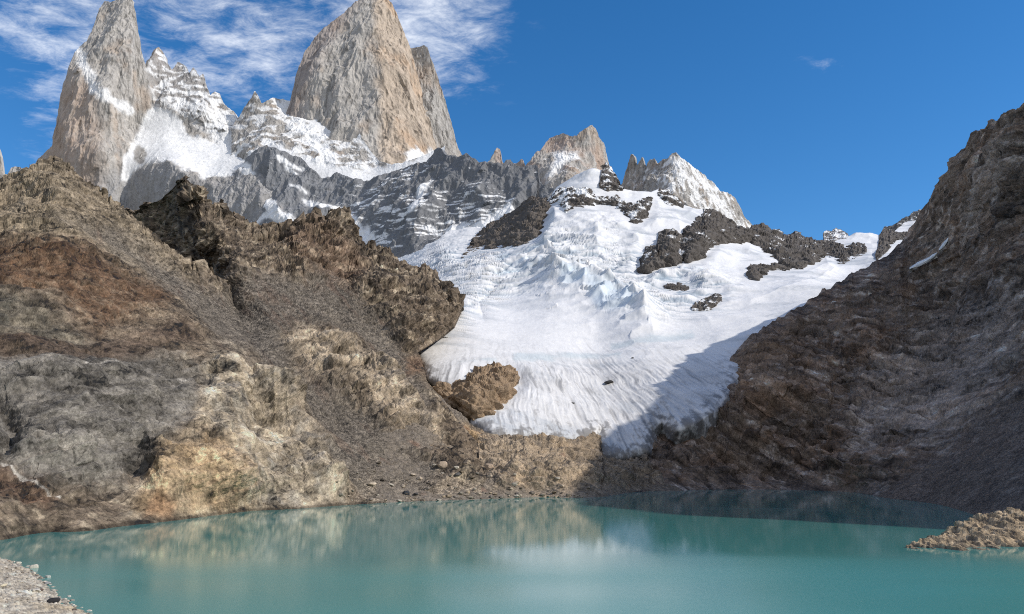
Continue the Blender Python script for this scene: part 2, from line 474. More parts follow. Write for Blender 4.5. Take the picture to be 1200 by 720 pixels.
def granite_col(amt_snow, sc, tint=None):
    def f(x):
        a = fbm(x.P, (sc * .5, sc * .5, sc * 5), 5, 0.62, 21)
        b = fbm(x.P, sc * 3, 4, 0.55, 22)
        g = fbm(x.P, sc * .2, 4, 0.65, 23)
        c = mix(np.tile(np.float32(GRAN), (len(a), 1)), GRAN_D, sstep(0.0, 0.45, a + 0.5 * b) * 0.75)
        c = mix(c, GRAN_O, sstep(0.02, 0.35, b + 0.3 * a) * 0.7)
        ck = fbm(x.P + 0.15 * sc * fbm(x.P, sc, 3, seed=25)[:, None], (sc * .55, sc * .55, sc * 9), 3, 0.55, 24, ridged=True)
        c = c * (1 + 0.26 * g + 0.12 * x.r2)[:, None] * (1 - 0.5 * sstep(0.62, 0.85, ck))[:, None]
        if tint: c = tint(x, c)
        c = mix(c, SNOW, ledge_snow(x, amt_snow, sc))
        return c
    return f

# far needles and the two far peaks
d = TPS([(-20, 180, 4600), (20, 210, 4600), (-20, 260, 4500), (40, 260, 4500), (10, 240, 4550)])
struct(layer('mountain_far_left_needles', [(-60, 200), (-30, 195), (-12, 176), (-2, 168), (1, 180), (4, 200), (7, 212), (10, 205), (14, 197), (19, 195), (25, 197), (28, 206), (33, 215), (45, 222), (60, 230)],
             [(-60, 270), (60, 270)], d, granite_disp(26, 60), granite_col(0.12, 60), M_GRAN, jag=(2, 10), back=(400, 2.0, 16), seed=1),
       'small distant granite needles behind the left ridge')

d = TPS([(560, 190, 4400), (600, 200, 4400), (560, 240, 4300), (625, 190, 4350), (650, 165, 4450), (690, 152, 4400), (705, 170, 4480), (712, 200, 4500), (670, 200, 4200), (640, 230, 4150), (700, 230, 4200), (720, 250, 4300), (600, 250, 4200)])
def tint_far(x, c):
    s = sstep(-4, 4, sdist(x.u, x.v, [(652, 181), (676, 178), (678, 186), (664, 190), (650, 206), (640, 215), (648, 195)]) + 5 * fbm(x.P, 40, 3, seed=3))
    c = mix(c, (0.42, 0.29, 0.22), sstep(-0.1, 0.3, fbm(x.P, 120, 3, seed=9)) * 0.5)
    return mix(c, SNOW, s)
struct(layer('mountain_blunt_far_peak', [(552, 200), (562, 195), (570, 193), (575, 188), (579, 180), (582, 173), (586, 175), (588, 190), (594, 196), (606, 191), (612, 187), (616, 195), (622, 190), (628, 180), (634, 178), (640, 168), (644, 163), (652, 161), (662, 158), (670, 160), (676, 160), (680, 155), (686, 152), (692, 147), (697, 150), (700, 158), (706, 168), (710, 180), (714, 196), (720, 215), (728, 232)],
             [(552, 262), (728, 262)], d, granite_disp(24, 55), granite_col(0.14, 55, tint_far), M_GRAN, jag=(2, 9), back=(500, 1.5, 16), seed=2),
       'blunt reddish granite peak with a needle beside it, behind the top of the glacier')

d = TPS([(728, 222, 4300), (742, 182, 4250), (760, 195, 4200), (775, 190, 4150), (790, 182, 4100), (792, 210, 4000), (760, 240, 3950), (800, 250, 3850), (815, 200, 4150), (840, 222, 4250), (860, 235, 4300), (830, 260, 3950), (880, 268, 4350), (870, 280, 4150), (735, 270, 4000)])
def tint_flute(x, c):
    fl = fbm(x.P, (26, 26, 300), 4, 0.6, 51)
    s = sstep(0.0, 0.25, fl - 0.12 + 0.4 * sstep(-14, 6, sdist(x.u, x.v, [(787, 182), (800, 188), (835, 218), (860, 262), (880, 272), (840, 262), (822, 246), (806, 222), (795, 215), (785, 225), (780, 215), (788, 198)])))
    c = c * 0.85
    return mix(c, SNOW, s * 0.9)
struct(layer('mountain_fluted_far_peak', [(722, 240), (728, 220), (731, 212), (734, 200), (738, 188), (741, 180), (744, 184), (747, 196), (750, 190), (753, 185), (757, 196), (762, 188), (767, 186), (771, 194), (778, 188), (785, 186), (788, 181), (792, 181), (800, 187), (812, 196), (825, 206), (834, 214), (840, 222), (846, 226), (852, 226), (860, 232), (866, 242), (872, 256), (877, 262), (883, 270), (895, 285)],
             [(722, 300), (895, 300)], d, granite_disp(26, 40, 5.0), granite_col(0.18, 40, tint_flute), M_GRAN, jag=(2.5, 8), back=(500, 1.3, 16), seed=3),
       'grey far peak fluted with snow, right of the glacier top')

# the secondary tower, behind the great tower's right edge
d = TPS([(475, 60, 3950), (500, 56, 3900), (500, 120, 3800), (520, 120, 3860), (530, 170, 3850), (545, 190, 3900), (480, 200, 3700), (510, 200, 3700), (545, 230, 3750)])
struct(layer('mountain_second_tower', [(468, 62), (478, 58), (484, 57), (490, 55), (497, 54), (501, 56), (504, 66), (508, 76), (513, 92), (518, 108), (524, 130), (530, 150), (536, 172), (541, 184), (550, 200)],
             [(468, 225), (550, 225)], d, granite_disp(22, 55, 4.0), granite_col(0.05, 55), M_GRAN, jag=(2, 8), back=(400, 2.5, 16), seed=4),
       'leaning brown granite tower against the right edge of the tallest peak')

# the great tower
d = TPS([(340, 118, 3660), (352, 75, 3720), (380, 35, 3790), (420, 2, 3860), (345, 200, 3560), (365, 118, 3630), (390, 80, 3670), (400, 130, 3590), (420, 50, 3730), (430, 90, 3640), (438, 150, 3540), (438, 200, 3450),
         (450, 150, 3570), (442, 60, 3690), (448, 8, 3840), (464, 20, 3870), (460, 80, 3700), (470, 140, 3630), (478, 60, 3830), (492, 110, 3800), (505, 155, 3740), (500, 190, 3620), (480, 190, 3520), (515, 190, 3740), (520, 230, 3660), (430, 235, 3400), (480, 235, 3440), (380, 180, 3540), (345, 235, 3500)])
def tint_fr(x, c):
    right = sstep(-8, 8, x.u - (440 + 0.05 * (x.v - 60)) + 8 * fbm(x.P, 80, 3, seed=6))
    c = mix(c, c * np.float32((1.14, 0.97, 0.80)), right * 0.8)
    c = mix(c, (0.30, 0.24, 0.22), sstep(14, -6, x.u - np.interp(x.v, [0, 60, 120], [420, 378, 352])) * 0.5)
    s = sstep(-3, 3, sdist(x.u, x.v, [(474, 178), (488, 166), (500, 176), (512, 178), (512, 200), (470, 200)]) + 9 * fbm(x.P, 60, 4, seed=8) - 3)
    return mix(c, SNOW, s)
FR = [(334, 140), (340, 122), (343, 112), (346, 100), (348, 88), (352, 76), (357, 63), (365, 50), (378, 35), (390, 27), (402, 17), (412, 9), (420, 2), (424, -2), (432, -4), (440, -3), (447, -4), (452, -2), (458, 5), (463, 16), (467, 26), (472, 36), (477, 50), (481, 62), (485, 76), (490, 94), (496, 114), (502, 138), (507, 158), (511, 174), (516, 192), (522, 215)]
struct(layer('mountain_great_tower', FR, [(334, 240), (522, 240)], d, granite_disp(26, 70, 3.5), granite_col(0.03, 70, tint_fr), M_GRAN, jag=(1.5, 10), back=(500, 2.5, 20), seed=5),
       'tallest granite tower, a massive sheer-faced peak in the middle')

# the left tower with its jagged shoulder and hanging snow bowl
d = TPS([(-20, 260, 3560), (20, 232, 3560), (45, 195, 3500), (45, 260, 3460), (70, 112, 3540), (93, 58, 3620), (85, 150, 3470), (92, 230, 3400), (113, 115, 3470), (117, 180, 3390), (124, 250, 3370),
         (123, 4, 3740), (150, 1, 3720), (138, 60, 3590), (158, 40, 3660), (165, 80, 3640), (148, 120, 3560), (136, 170, 3470), (178, 113, 3650), (160, 150, 3610), (190, 140, 3620), (185, 57, 3800), (205, 80, 3780), (230, 85, 3760), (243, 105, 3730), (262, 115, 3730),
         (278, 135, 3720), (230, 125, 3640), (270, 165, 3600), (210, 160, 3580), (220, 186, 3450), (284, 190, 3420), (165, 180, 3500), (150, 205, 3470), (195, 192, 3400), (140, 290, 3470), (150, 240, 3450), (230, 225, 3330), (215, 195, 3370), (230, 300, 3270), (185, 250, 3370), (300, 300, 3180), (300, 215, 3300), (330, 190, 3420)])
BOWL = [(152, 172), (165, 145), (178, 124), (195, 128), (215, 140), (218, 155), (235, 160), (255, 168), (268, 155), (262, 140), (272, 155), (290, 182), (296, 190), (280, 200), (262, 208), (240, 213), (228, 204), (215, 198), (196, 190), (184, 190), (172, 194), (160, 203), (148, 217), (139, 212), (142, 188)]
def calm_pt(x): return sstep(-4, 8, sdist(x.u, x.v, BOWL))
def tint_pt(x, c):
    u, v = x.u, x.v
    nz = fbm(x.P, 60, 5, 0.6, seed=12)
    left = sstep(10, -10, u - np.interp(v, [50, 115, 180, 240], [95, 113, 117, 122]) + 8 * nz)
    c = mix(c, (0.47, 0.34, 0.25), left * sstep(60, 120, v) * (0.35 + 0.5 * np.clip(nz + 0.3, 0, 1)))
    low = sstep(-14, 14, sdist(u, v, [(120, 205), (140, 195), (200, 188), (230, 205), (330, 195), (330, 330), (60, 330), (100, 230)]))
    c = mix(c, np.float32((0.31, 0.305, 0.30)) * (1 + 0.35 * nz + 0.35 * fbm(x.P, (16, 16, 200), 4, 0.6, seed=19))[:, None], low * 0.85)
    jg = sstep(-6, 6, sdist(u, v, [(165, 60), (280, 60), (290, 200), (255, 172), (240, 155), (215, 135), (180, 122)]))
    c = mix(c, GRAN_D, jg * 0.55)
    bowl = sdist(u, v, BOWL)
    s = sstep(-3, 3, bowl + 9 * nz - 1)
    rk = np.maximum(sdist(u, v, [(156, 178), (163, 168), (172, 180), (170, 192), (160, 194), (156, 188)]), sdist(u, v, [(240, 133), (250, 140), (262, 160), (266, 168), (245, 163), (238, 158)]))
    s = s * sstep(2, -2, rk + 5 * nz)
    coul = sstep(9, 2, ldist(u, v, [(95, 62), (102, 85), (110, 105), (122, 114), (136, 122), (150, 130)]) + 11 * nz)
    s2 = sstep(0.05, 0.25, fbm(x.P, (55, 55, 26), 5, 0.55, seed=15) + 0.08 + 0.25 * sstep(75, 150, v)) * jg * 0.95
    return mix(c, SNOW, np.maximum(np.maximum(s, coul * 0.9), s2 * sstep(-0.15, 0.2, x.N2[:, 2])))
PT = [(-40, 240), (-5, 234), (15, 226), (30, 212), (40, 200), (46, 188), (54, 180), (62, 170), (65, 156), (68, 140), (72, 112), (78, 94), (83, 78), (88, 66), (94, 55), (102, 49), (108, 36), (112, 25), (116, 16), (120, 6), (124, 2), (130, 3), (136, 1), (141, -2), (150, -2), (155, 1), (159, 18), (162, 42), (165, 56), (168, 72), (171, 80), (174, 70), (178, 66), (182, 58), (185, 55), (189, 60), (193, 66), (197, 76), (201, 83), (204, 80), (208, 73), (214, 75), (219, 80), (223, 88), (227, 80), (230, 86), (234, 92), (238, 87), (242, 100), (246, 112), (252, 108), (257, 110), (262, 122), (268, 128), (275, 134), (283, 150), (292, 168), (310, 185), (340, 200)]
struct(layer('mountain_left_tower', PT, [(-40, 330), (340, 330)], d, granite_disp(24, 60, 3.5, calm_pt), granite_col(0.05, 60, tint_pt), M_GRAN, jag=(1.6, 9), back=(500, 2.2, 20), seed=6),
       'tall pointed granite tower at the left with a jagged shoulder and a snow bowl')

# snow shoulder between the two towers
d = TPS([(278, 140, 3650), (300, 110, 3660), (320, 118, 3680), (345, 118, 3710), (377, 125, 3650), (415, 150, 3540), (440, 192, 3420), (300, 150, 3560), (300, 180, 3420), (330, 160, 3500), (330, 185, 3380), (360, 150, 3560), (380, 180, 3430), (370, 205, 3350), (410, 185, 3430), (410, 215, 3300), (450, 205, 3330), (480, 196, 3330), (515, 182, 3360), (520, 215, 3250), (450, 230, 3250), (280, 220, 3400), (340, 230, 3320), (402, 150, 3580)])
SHP = [[(330, 116), (358, 115), (378, 123), (396, 143), (415, 148), (432, 172), (440, 186), (428, 176), (410, 160), (395, 158), (380, 158), (362, 148), (350, 138), (336, 128)],
       [(285, 195), (300, 178), (314, 168), (330, 172), (352, 182), (372, 190), (400, 196), (440, 198), (480, 189), (522, 172), (522, 230), (285, 230)]]
def calm_sh(x): return sstep(-3, 6, np.maximum(sdist(x.u, x.v, SHP[0]), sdist(x.u, x.v, SHP[1])))
def col_sh(x):
    c = granite_col(0.12, 45)(x) * 0.85
    nz = fbm(x.P, 45, 5, 0.62, seed=17)
    s = np.maximum(sdist(x.u, x.v, SHP[0]), sdist(x.u, x.v, SHP[1]))
    s = np.maximum(s, -ldist(x.u, x.v, [(336, 122), (350, 145), (366, 165), (390, 188)]) + 8)
    s = np.maximum(s, -ldist(x.u, x.v, [(430, 170), (443, 195)]) + 3)
    return mix(c, SNOW, np.clip(sstep(-4, 3, s + 11 * fbm(x.P, 50, 4, 0.5, seed=17)) + 0.8 * sstep(0.12, 0.24, fbm(x.P, (60, 60, 30), 4, 0.5, seed=18) + 0.2 * x.N[:, 2]), 0, 1))
struct(layer('mountain_snow_shoulder', [(272, 150), (283, 133), (290, 122), (295, 115), (299, 108), (302, 112), (306, 122), (313, 119), (320, 116), (333, 117), (346, 120), (358, 116), (368, 119), (378, 123), (390, 134), (397, 143), (406, 145), (415, 148), (422, 158), (428, 168), (436, 180), (446, 190), (460, 194), (480, 189), (502, 181), (522, 172)],
             [(272, 240), (522, 240)], d, granite_disp(15, 45, 1.5, calm_sh), col_sh, M_WALL, jag=(1.2, 9), back=(300, 1.5, 16), seed=7),
       'snow streaked rock shoulder between the two tallest towers')

# the long dark wall under the towers
d = TPS([(225, 215, 3420), (225, 330, 3250), (290, 190, 3380), (290, 300, 3150), (313, 172, 3370), (340, 250, 3170), (375, 208, 3300), (375, 300, 3000), (420, 214, 3230), (420, 320, 2880), (480, 200, 3150), (470, 260, 2900), (490, 225, 2960), (486, 245, 2840), (480, 300, 2720), (520, 200, 3020), (530, 260, 2820), (545, 182, 3000), (560, 260, 2740), (600, 195, 2900), (600, 250, 2740), (640, 215, 2800), (660, 250, 2680), (660, 222, 2760), (560, 330, 2500), (440, 340, 2700)])
def disp_wall(x):
    def warp(P): return P + 16 * np.stack([fbm(P, 70, 3, seed=61), fbm(P, 70, 3, seed=62), fbm(P, 70, 3, seed=63)], 1)
    c1, e1, x.r1 = cells(warp(x.P), (95, 95, 330), 11)
    def fine(x):
        P = x.P; Wp = warp(P)
        c2, e2, x.r2 = cells(Wp, (34, 34, 120), 12)
        c3, e3, r3 = cells(P, (12, 12, 20), 13)
        fl = fbm(Wp, (26, 26, 260), 4, 0.6, 65, ridged=True)
        return 9 * c2 + 2.0 * c3 + 5 * fl + 10 * facets(P, (40, 40, 90), 6) + 4 * facets(P, (14, 14, 30), 7)
    return 36 * c1 * x.cd, fine
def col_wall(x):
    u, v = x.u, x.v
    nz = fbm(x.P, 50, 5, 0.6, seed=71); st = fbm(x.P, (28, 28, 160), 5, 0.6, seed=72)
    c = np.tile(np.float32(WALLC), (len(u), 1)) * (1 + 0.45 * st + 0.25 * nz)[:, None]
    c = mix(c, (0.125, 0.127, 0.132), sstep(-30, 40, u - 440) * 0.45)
    c = mix(c, (0.34, 0.29, 0.24), sstep(0.25, 0.5, nz) * 0.4)
    ln = fbm(x.P + 10 * fbm(x.P, 60, 3, seed=75)[:, None], (75, 75, 11), 5, 0.6, seed=73)
    patch = sdist(u, v, [(440, 270), (470, 235), (500, 225), (520, 235), (560, 225), (600, 240), (610, 260), (560, 285), (520, 290), (480, 270), (450, 310), (420, 300), (400, 250), (430, 225), (470, 200), (500, 195), (470, 222)])
    amt = 0.30 * sstep(-25, 10, patch) + 0.03
    s = sstep(0.0, 0.14, ln * 0.95 + 0.12 * fbm(x.P, (150, 150, 60), 3, seed=74) + x.N2[:, 2] * 0.10 + amt - 0.42)
    lines = [([(288, 196), (297, 212), (310, 232), (325, 252), (345, 264)], 6), ([(300, 262), (312, 254), (325, 258)], 3), ([(328, 187), (345, 197), (355, 200)], 1.5), ([(335, 197), (348, 205)], 1), ([(342, 220), (358, 226)], 1.3), ([(358, 236), (380, 246), (400, 248)], 3), ([(283, 214), (290, 222)], 1.5), ([(400, 250), (418, 262), (425, 275)], 4), ([(507, 215), (495, 228), (485, 250)], 3), ([(575, 255), (600, 249)], 2)]
    for L, wd in lines: s = np.maximum(s, sstep(2.5, -1.5, ldist(u, v, L) - wd + 6 * nz))
    ap = np.maximum(sdist(u, v, [(428, 292), (440, 278), (432, 265), (415, 288), (420, 310), (450, 315)]), sdist(u, v, [(522, 270), (545, 265), (570, 262), (600, 240), (605, 290), (515, 290)]))
    s = np.maximum(s, sstep(-2, 3, ap + 8 * nz))
    return mix(c, SNOW, s)
WT = [(222, 212), (245, 214), (262, 209), (280, 200), (288, 188), (300, 178), (313, 172), (328, 178), (353, 186), (364, 200), (375, 208), (387, 209), (395, 205), (409, 210), (420, 214), (440, 210), (455, 204), (470, 199), (485, 196), (500, 190), (505, 183), (510, 177), (514, 174), (518, 176), (521, 180), (525, 184), (532, 184), (540, 182), (548, 182), (554, 187), (560, 191), (568, 192), (576, 193), (584, 195), (590, 194), (594, 189), (598, 187), (602, 193), (607, 197), (614, 197), (620, 196), (626, 193), (630, 196), (632, 215), (640, 220), (648, 223), (656, 222), (670, 230)]
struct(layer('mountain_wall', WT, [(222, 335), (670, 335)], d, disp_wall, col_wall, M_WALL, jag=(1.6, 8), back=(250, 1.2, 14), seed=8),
       'long dark rock wall with snowy ledges under the towers')

# ------------------------------------------------------------------ glacier
GL = TPS([(735, 533, 840), (600, 512, 770), (560, 497, 790), (640, 450, 980), (500, 442, 930), (520, 400, 1120), (700, 400, 1290), (700, 500, 880), (700, 450, 1060), (600, 400, 1200), (700, 350, 1540), (700, 300, 1800), (690, 260, 2020), (700, 240, 2160), (690, 202, 2330), (600, 300, 1900), (600, 350, 1560), (560, 300, 2000),
          (480, 302, 2350), (560, 268, 2600), (520, 300, 2100), (520, 340, 1650), (640, 240, 2250), (850, 400, 1230), (780, 470, 960), (830, 480, 900), (820, 350, 1530), (820, 300, 1800), (820, 250, 2180), (900, 350, 1500), (900, 300, 1900), (950, 310, 1850), (1000, 290, 2200), (960, 285, 2350), (1060, 280, 2400), (1000, 330, 1650), (1060, 300, 1900), (900, 270, 2300), (760, 300, 1800),
          (650, 345, 1580), (655, 365, 1440), (720, 350, 1560), (720, 372, 1400), (500, 480, 900), (600, 560, 720), (740, 570, 780), (1090, 262, 2700), (850, 440, 1060), (420, 330, 2300), (430, 400, 1300)], 4e-3)
seracs = [(655, 332), (670, 330), (685, 335), (700, 345), (720, 352), (735, 358), (750, 370), (742, 376), (720, 375), (700, 372), (690, 362), (685, 350), (670, 349), (657, 348)]
# swells and steps of the ice: line, height, pixels of fall-off to the left and right of it
GLR = [([(652, 329), (672, 331), (690, 338), (705, 345), (722, 352), (738, 359), (753, 373)], 62, 14, 22), ([(575, 300), (600, 292), (640, 296), (655, 305)], 12, 14, 5), ([(640, 282), (670, 280), (700, 288)], 12, 16, 6),
       ([(700, 276), (725, 272), (748, 283), (752, 300)], 16, 22, 9), ([(640, 262), (665, 256), (700, 268)], 14, 20, 9), ([(560, 318), (610, 312), (660, 318), (740, 322), (790, 330)], 10, 14, 4), ([(580, 335), (560, 352), (566, 368)], -8, 6, 6),
       ([(800, 345), (822, 345), (840, 338)], 12, 12, 6), ([(835, 290), (870, 285), (905, 300)], 14, 20, 10), ([(785, 300), (790, 320), (830, 322)], 6, 8, 8), ([(840, 402), (780, 410), (720, 419), (600, 421), (540, 428)], 5, 30, 6),
       ([(740, 345), (790, 350), (830, 375)], 10, 12, 8), ([(600, 280), (570, 292), (520, 305)], 10, 10, 10), ([(760, 375), (765, 395)], 6, 8, 10), ([(860, 340), (930, 325), (1000, 300)], 6, 10, 5), ([(880, 352), (950, 330), (1020, 296)], 7, 10, 5)]
def gl_band(x):
    u, v = x.u, x.v
    x.ser = sdist(u, v, seracs)
    x.ice = sstep(-20, 25, sdist(u, v, [(470, 305), (520, 285), (600, 275), (650, 270), (700, 285), (760, 290), (800, 300), (860, 330), (850, 360), (800, 370), (770, 380), (735, 378), (690, 345), (650, 335), (600, 345), (560, 365), (545, 390), (530, 380), (520, 340)]))
    x.smooth = sstep(-25, 15, sdist(u, v, [(590, 360), (640, 352), (690, 375), (760, 392), (830, 390), (850, 400), (760, 415), (640, 425), (540, 430), (500, 430), (540, 400)]))
    x.low = sstep(415, 445, v + 10 * fbm(x.P, 80, 3, seed=80)) * (1 - sstep(830, 900, u))
def disp_gl(x):
    gl_band(x); P = x.P; u, v = x.u, x.v
    # flow lines: ribs fan out down the tongue
    Yn = np.clip((P[:, 1] - 700) / 700, 0, 2)
    s = (P[:, 0] - 60 + 40 * Yn) / (1 + 0.55 * (1 - np.clip(Yn, 0, 1)))
    q = np.stack([s + 6 * fbm(P, 90, 3, seed=81), P[:, 1] * 0.06, np.zeros_like(s)], 1)
    rib = fbm(q, 6.5, 4, 0.65, 82, ridged=True)
    qt = np.stack([P[:, 0] * 0.28 + 25 * fbm(P, 120, 3, seed=83), P[:, 1] + 30 * fbm(P, 100, 3, seed=84), P[:, 2] * 0.0], 1)
    crv = fbm(qt, 42, 5, 0.62, 85, ridged=True)
    blk, e, r = cells(P + 8 * fbm(P, 30, 3, seed=86)[:, None], (34, 34, 22), 13)
    roll = fbm(P, 170, 3, 0.5, 87)
    qf = np.stack([P[:, 0] * 0.16 + 18 * fbm(P, 80, 3, seed=94), P[:, 1] + 22 * fbm(P, 70, 3, seed=95), P[:, 2] * 0.0], 1)
    cr2 = -np.clip(fbm(qf, 17, 3, 0.6, 96, ridged=True) - 0.25, 0, 1) * 2
    x.rib, x.crv, x.blk, x.cr2, x.lat = rib, crv, blk, cr2, q[:, 0]
    x.low2 = sstep(385, 455, v + 14 * fbm(P, 60, 3, seed=99)) * (1 - sstep(840, 900, u))
    rk = 0.0
    d = 2.4 * rib * x.low * 1.0 + x.ice * (1 - x.low) * (6.0 * crv + 4.2 * cr2 + 3 * blk * sstep(-0.15, 0.3, roll)) + 11 * roll * (1 - 0.6 * x.smooth) + 0.8 * fbm(P, 12, 4, 0.6, 88)
    d += sstep(-3, 6, x.ser) * 5 * blk + sstep(460, 500, v) * 0.5 * fbm(P, 6, 3, 0.6, 89) * x.low
    for ln, a, wl, wr in GLR: d = d + 0.46 * sided(u, v, ln, a, wl, wr) * (1 + 0.5 * blk)
    upper = sstep(300, 270, v) * (1 - x.ice)
    d += upper * 5 * fbm(P, 60, 4, 0.55, 90)
    near = np.full(len(u), -99, np.float32)
    for pl in OUTP: near = np.maximum(near, sdist(u, v, pl))
    d = d * (1 - 0.85 * sstep(-14, -1, near))
    return d * np.clip(P[:, 1] / 1200, 0.5, 1.6)
def col_gl(x):
    u, v = x.u, x.v
    n = len(u); nz = fbm(x.P, 60, 5, 0.6, seed=91)
    c = np.tile(np.float32((0.80, 0.795, 0.785)), (n, 1))
    c = mix(c, (0.52, 0.51, 0.495), x.low * np.clip(0.60 + 0.7 * nz - 0.35 * x.rib, 0, 1))
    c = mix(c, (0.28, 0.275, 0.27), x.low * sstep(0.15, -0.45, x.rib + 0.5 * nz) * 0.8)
    qd = np.stack([x.P[:, 0] * 0.22, x.P[:, 1] + 40 * fbm(x.P, 120, 3, seed=97), x.P[:, 2] * 0.3], 1)
    band = fbm(qd, 60, 5, 0.6, 98)
    c = mix(c, (0.50, 0.525, 0.545), sstep(0.0, 0.38, band + 0.35 * nz) * (0.85 - 0.5 * x.smooth))  # grey bands of dirty firn, also painted for shading the relief does not give
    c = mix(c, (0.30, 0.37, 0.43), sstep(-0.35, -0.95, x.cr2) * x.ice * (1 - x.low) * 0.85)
    blue = sstep(0.30, -0.35, x.crv + 0.3 * nz) * x.ice * (1 - x.low)
    c = mix(c, (0.52, 0.66, 0.74), blue * 0.7)
    c = mix(c, (0.55, 0.67, 0.76), sstep(-2, 6, x.ser) * 0.5)
    st = fbm(np.stack([x.lat, x.P[:, 1] * 0.045, x.P[:, 2] * 0.0], 1), 3.6, 4, 0.65, seed=110)
    st2 = fbm(np.stack([x.lat, x.P[:, 1] * 0.09, x.P[:, 2] * 0.0], 1), 14, 3, 0.6, seed=111)
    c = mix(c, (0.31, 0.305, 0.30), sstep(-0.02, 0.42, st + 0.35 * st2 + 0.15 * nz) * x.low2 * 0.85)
    # bare blue ice bands at the lip of the lower tongue
    for L, wd in (([(605, 421), (640, 421), (690, 420), (725, 420)], 4), ([(720, 410), (770, 402), (810, 394)], 4), ([(540, 425), (580, 423)], 2)):
        b = sstep(3, -3, ldist(u, v, L) - wd + 10 * nz)
        c = mix(c, (0.42, 0.53, 0.57), b * 0.45)
    # wind-blown grit along the margins and on the lower ice
    g = fbm(np.stack([x.P[:, 0], x.P[:, 1] * 0.4, x.P[:, 2]], 1), 9, 4, 0.65, seed=92)
    rim = sstep(26, 0, sdist(u, v, GLV)) * sstep(395, 440, v)
    c = mix(c, (0.17, 0.16, 0.15), sstep(0.18, 0.48, g + 0.4 * rim) * (0.4 * x.low + 0.5 * rim))
    return c
# the ice shows inside this outline; beyond it the sheet dives under the rock
GLV = [(440, 318), (465, 302), (500, 285), (560, 262), (640, 225), (650, 216), (690, 190), (730, 215), (800, 230), (880, 250), (1010, 260), (1100, 240), (1085, 285), (1040, 303), (1000, 325), (960, 348), (910, 378), (882, 398), (866, 412), (856, 424), (868, 432), (860, 452), (838, 482), (812, 499), (792, 506), (776, 493), (762, 506), (758, 530), (730, 538), (705, 537), (703, 508), (690, 514), (660, 519), (640, 514), (600, 514), (575, 513), (553, 500), (540, 482), (525, 462), (500, 447), (496, 430), (489, 413), (531, 385), (547, 357), (500, 340)]
def depth_gl(u, v):
    sd = sdist(u, v, GLV)
    m = np.where(v > 290, 1.0, 0.0)
    out = np.minimum(sd, 0)
    rounding = np.clip(1 - sd / 10, 0, 1) ** 2 * m * np.where(v > 395, 1, 0)
    return GL(u, v) * (1 - out * 0.004 * m + 0.012 * rounding)
GC = [(405, 322), (440, 316), (465, 303), (495, 293), (522, 272), (545, 267), (565, 267), (590, 252), (615, 246), (640, 238), (652, 219), (662, 213), (676, 206), (690, 201), (698, 199), (706, 200), (716, 206), (724, 220), (735, 222), (750, 224), (763, 225), (772, 222), (785, 232), (800, 240), (815, 244), (826, 246), (840, 256), (860, 268), (880, 280), (900, 287), (930, 290), (955, 292), (975, 284), (985, 280), (1000, 276), (1010, 274), (1030, 276), (1042, 276), (1060, 262), (1080, 258), (1100, 255)]
OUTP = []

# ------------------------------------------------------------------ rock islands and crags in the ice
DARK = (0.085, 0.078, 0.072)
def outcrop(name, top, bot, label, cat='rock outcrop', bulge=45, wpx=10, base=DARK, tan=(0.2, 0.16, 0.12), tanamt=0.2, snow=0.0, depthf=None, sc=None, group=None, back=(60, 1.0, 8), disp_k=1.0, jag=(1.2, 6), flip=1, material=None, seed=0, joints=0.3):
    poly = list(top) + list(bot)[::-1]; OUTP.append(poly)
    df = depthf or (lambda u, v: GL(u, v))
    def depth(u, v):
        sd = sdist(u, v, poly)
        return df(u, v) - np.where(sd > 0, bulge * (1 - np.exp(-np.maximum(sd, 0) / wpx)), sd * bulge / wpx * 1.0)
    Ym = float(np.mean(df(np.array([p[0] for p in top], float), np.array([p[1] for p in top], float))))
    s = sc or Ym * 0.012
    def disp(x):
        def warp(P): return P + 0.3 * s * np.stack([fbm(P, s, 3, seed=101), fbm(P, s, 3, seed=102), fbm(P, s, 3, seed=103)], 1)
        c1, x.e1, x.r1 = cells(warp(x.P), (s, s, s * 1.5), 14 + seed)
        def fine(x):
            P = x.P; c2, x.e2, x.r2 = cells(warp(P), (s * .38, s * .38, s * .55), 15 + seed)
            c3, e3, x.r3 = cells(P, s * .16, 16 + seed, ridge=-1)
            ld, x.lr = ledges(P + P[:, [0]] * np.array([0, 0, 0.5]), s * .45, 30 + seed)
            return disp_k * s * (0.12 * ld + 0.08 * c2 + 0.04 * c3 + 0.18 * facets(P, s * .33, 4) + 0.08 * facets(P, s * .14, 5)) + 0.006 * s * white(P)
        return disp_k * s * (0.30 * c1 + 0.26 * facets(x.P, s * .8, 3)), fine
    def color(x):
        a = fbm(x.P, s * 1.4, 5, 0.62, 105 + seed); b = fbm(x.P, s * 0.3, 4, 0.65, 106)
        c = np.tile(np.float32(base), (len(a), 1)) * (1 + 0.5 * a + 0.3 * b + 0.2 * x.r2 + 0.22 * x.lr)[:, None]
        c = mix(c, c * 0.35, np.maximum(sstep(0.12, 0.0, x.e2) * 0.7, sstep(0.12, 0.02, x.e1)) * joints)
        c = mix(c, tan, sstep(0.35, -0.25, a - tanamt * 1.2) * min(1, tanamt * 2) * (0.5 + 0.5 * b).clip(0, 1))
        if snow: c = mix(c, SNOW, sstep(0, 0.10, 0.35 * x.N2[:, 2] + 1.1 * fbm(x.P, s * 1.5, 4, 0.55, 107) - (0.62 - snow)))
        return c
    b2 = [(u, v + 3) for u, v in bot]
    return tag(layer(name, top, b2, depth, disp, color, material or M_WALL, du=0.7, dv=0.7, jag=jag, back=back, seed=20 + seed), label, cat, group)

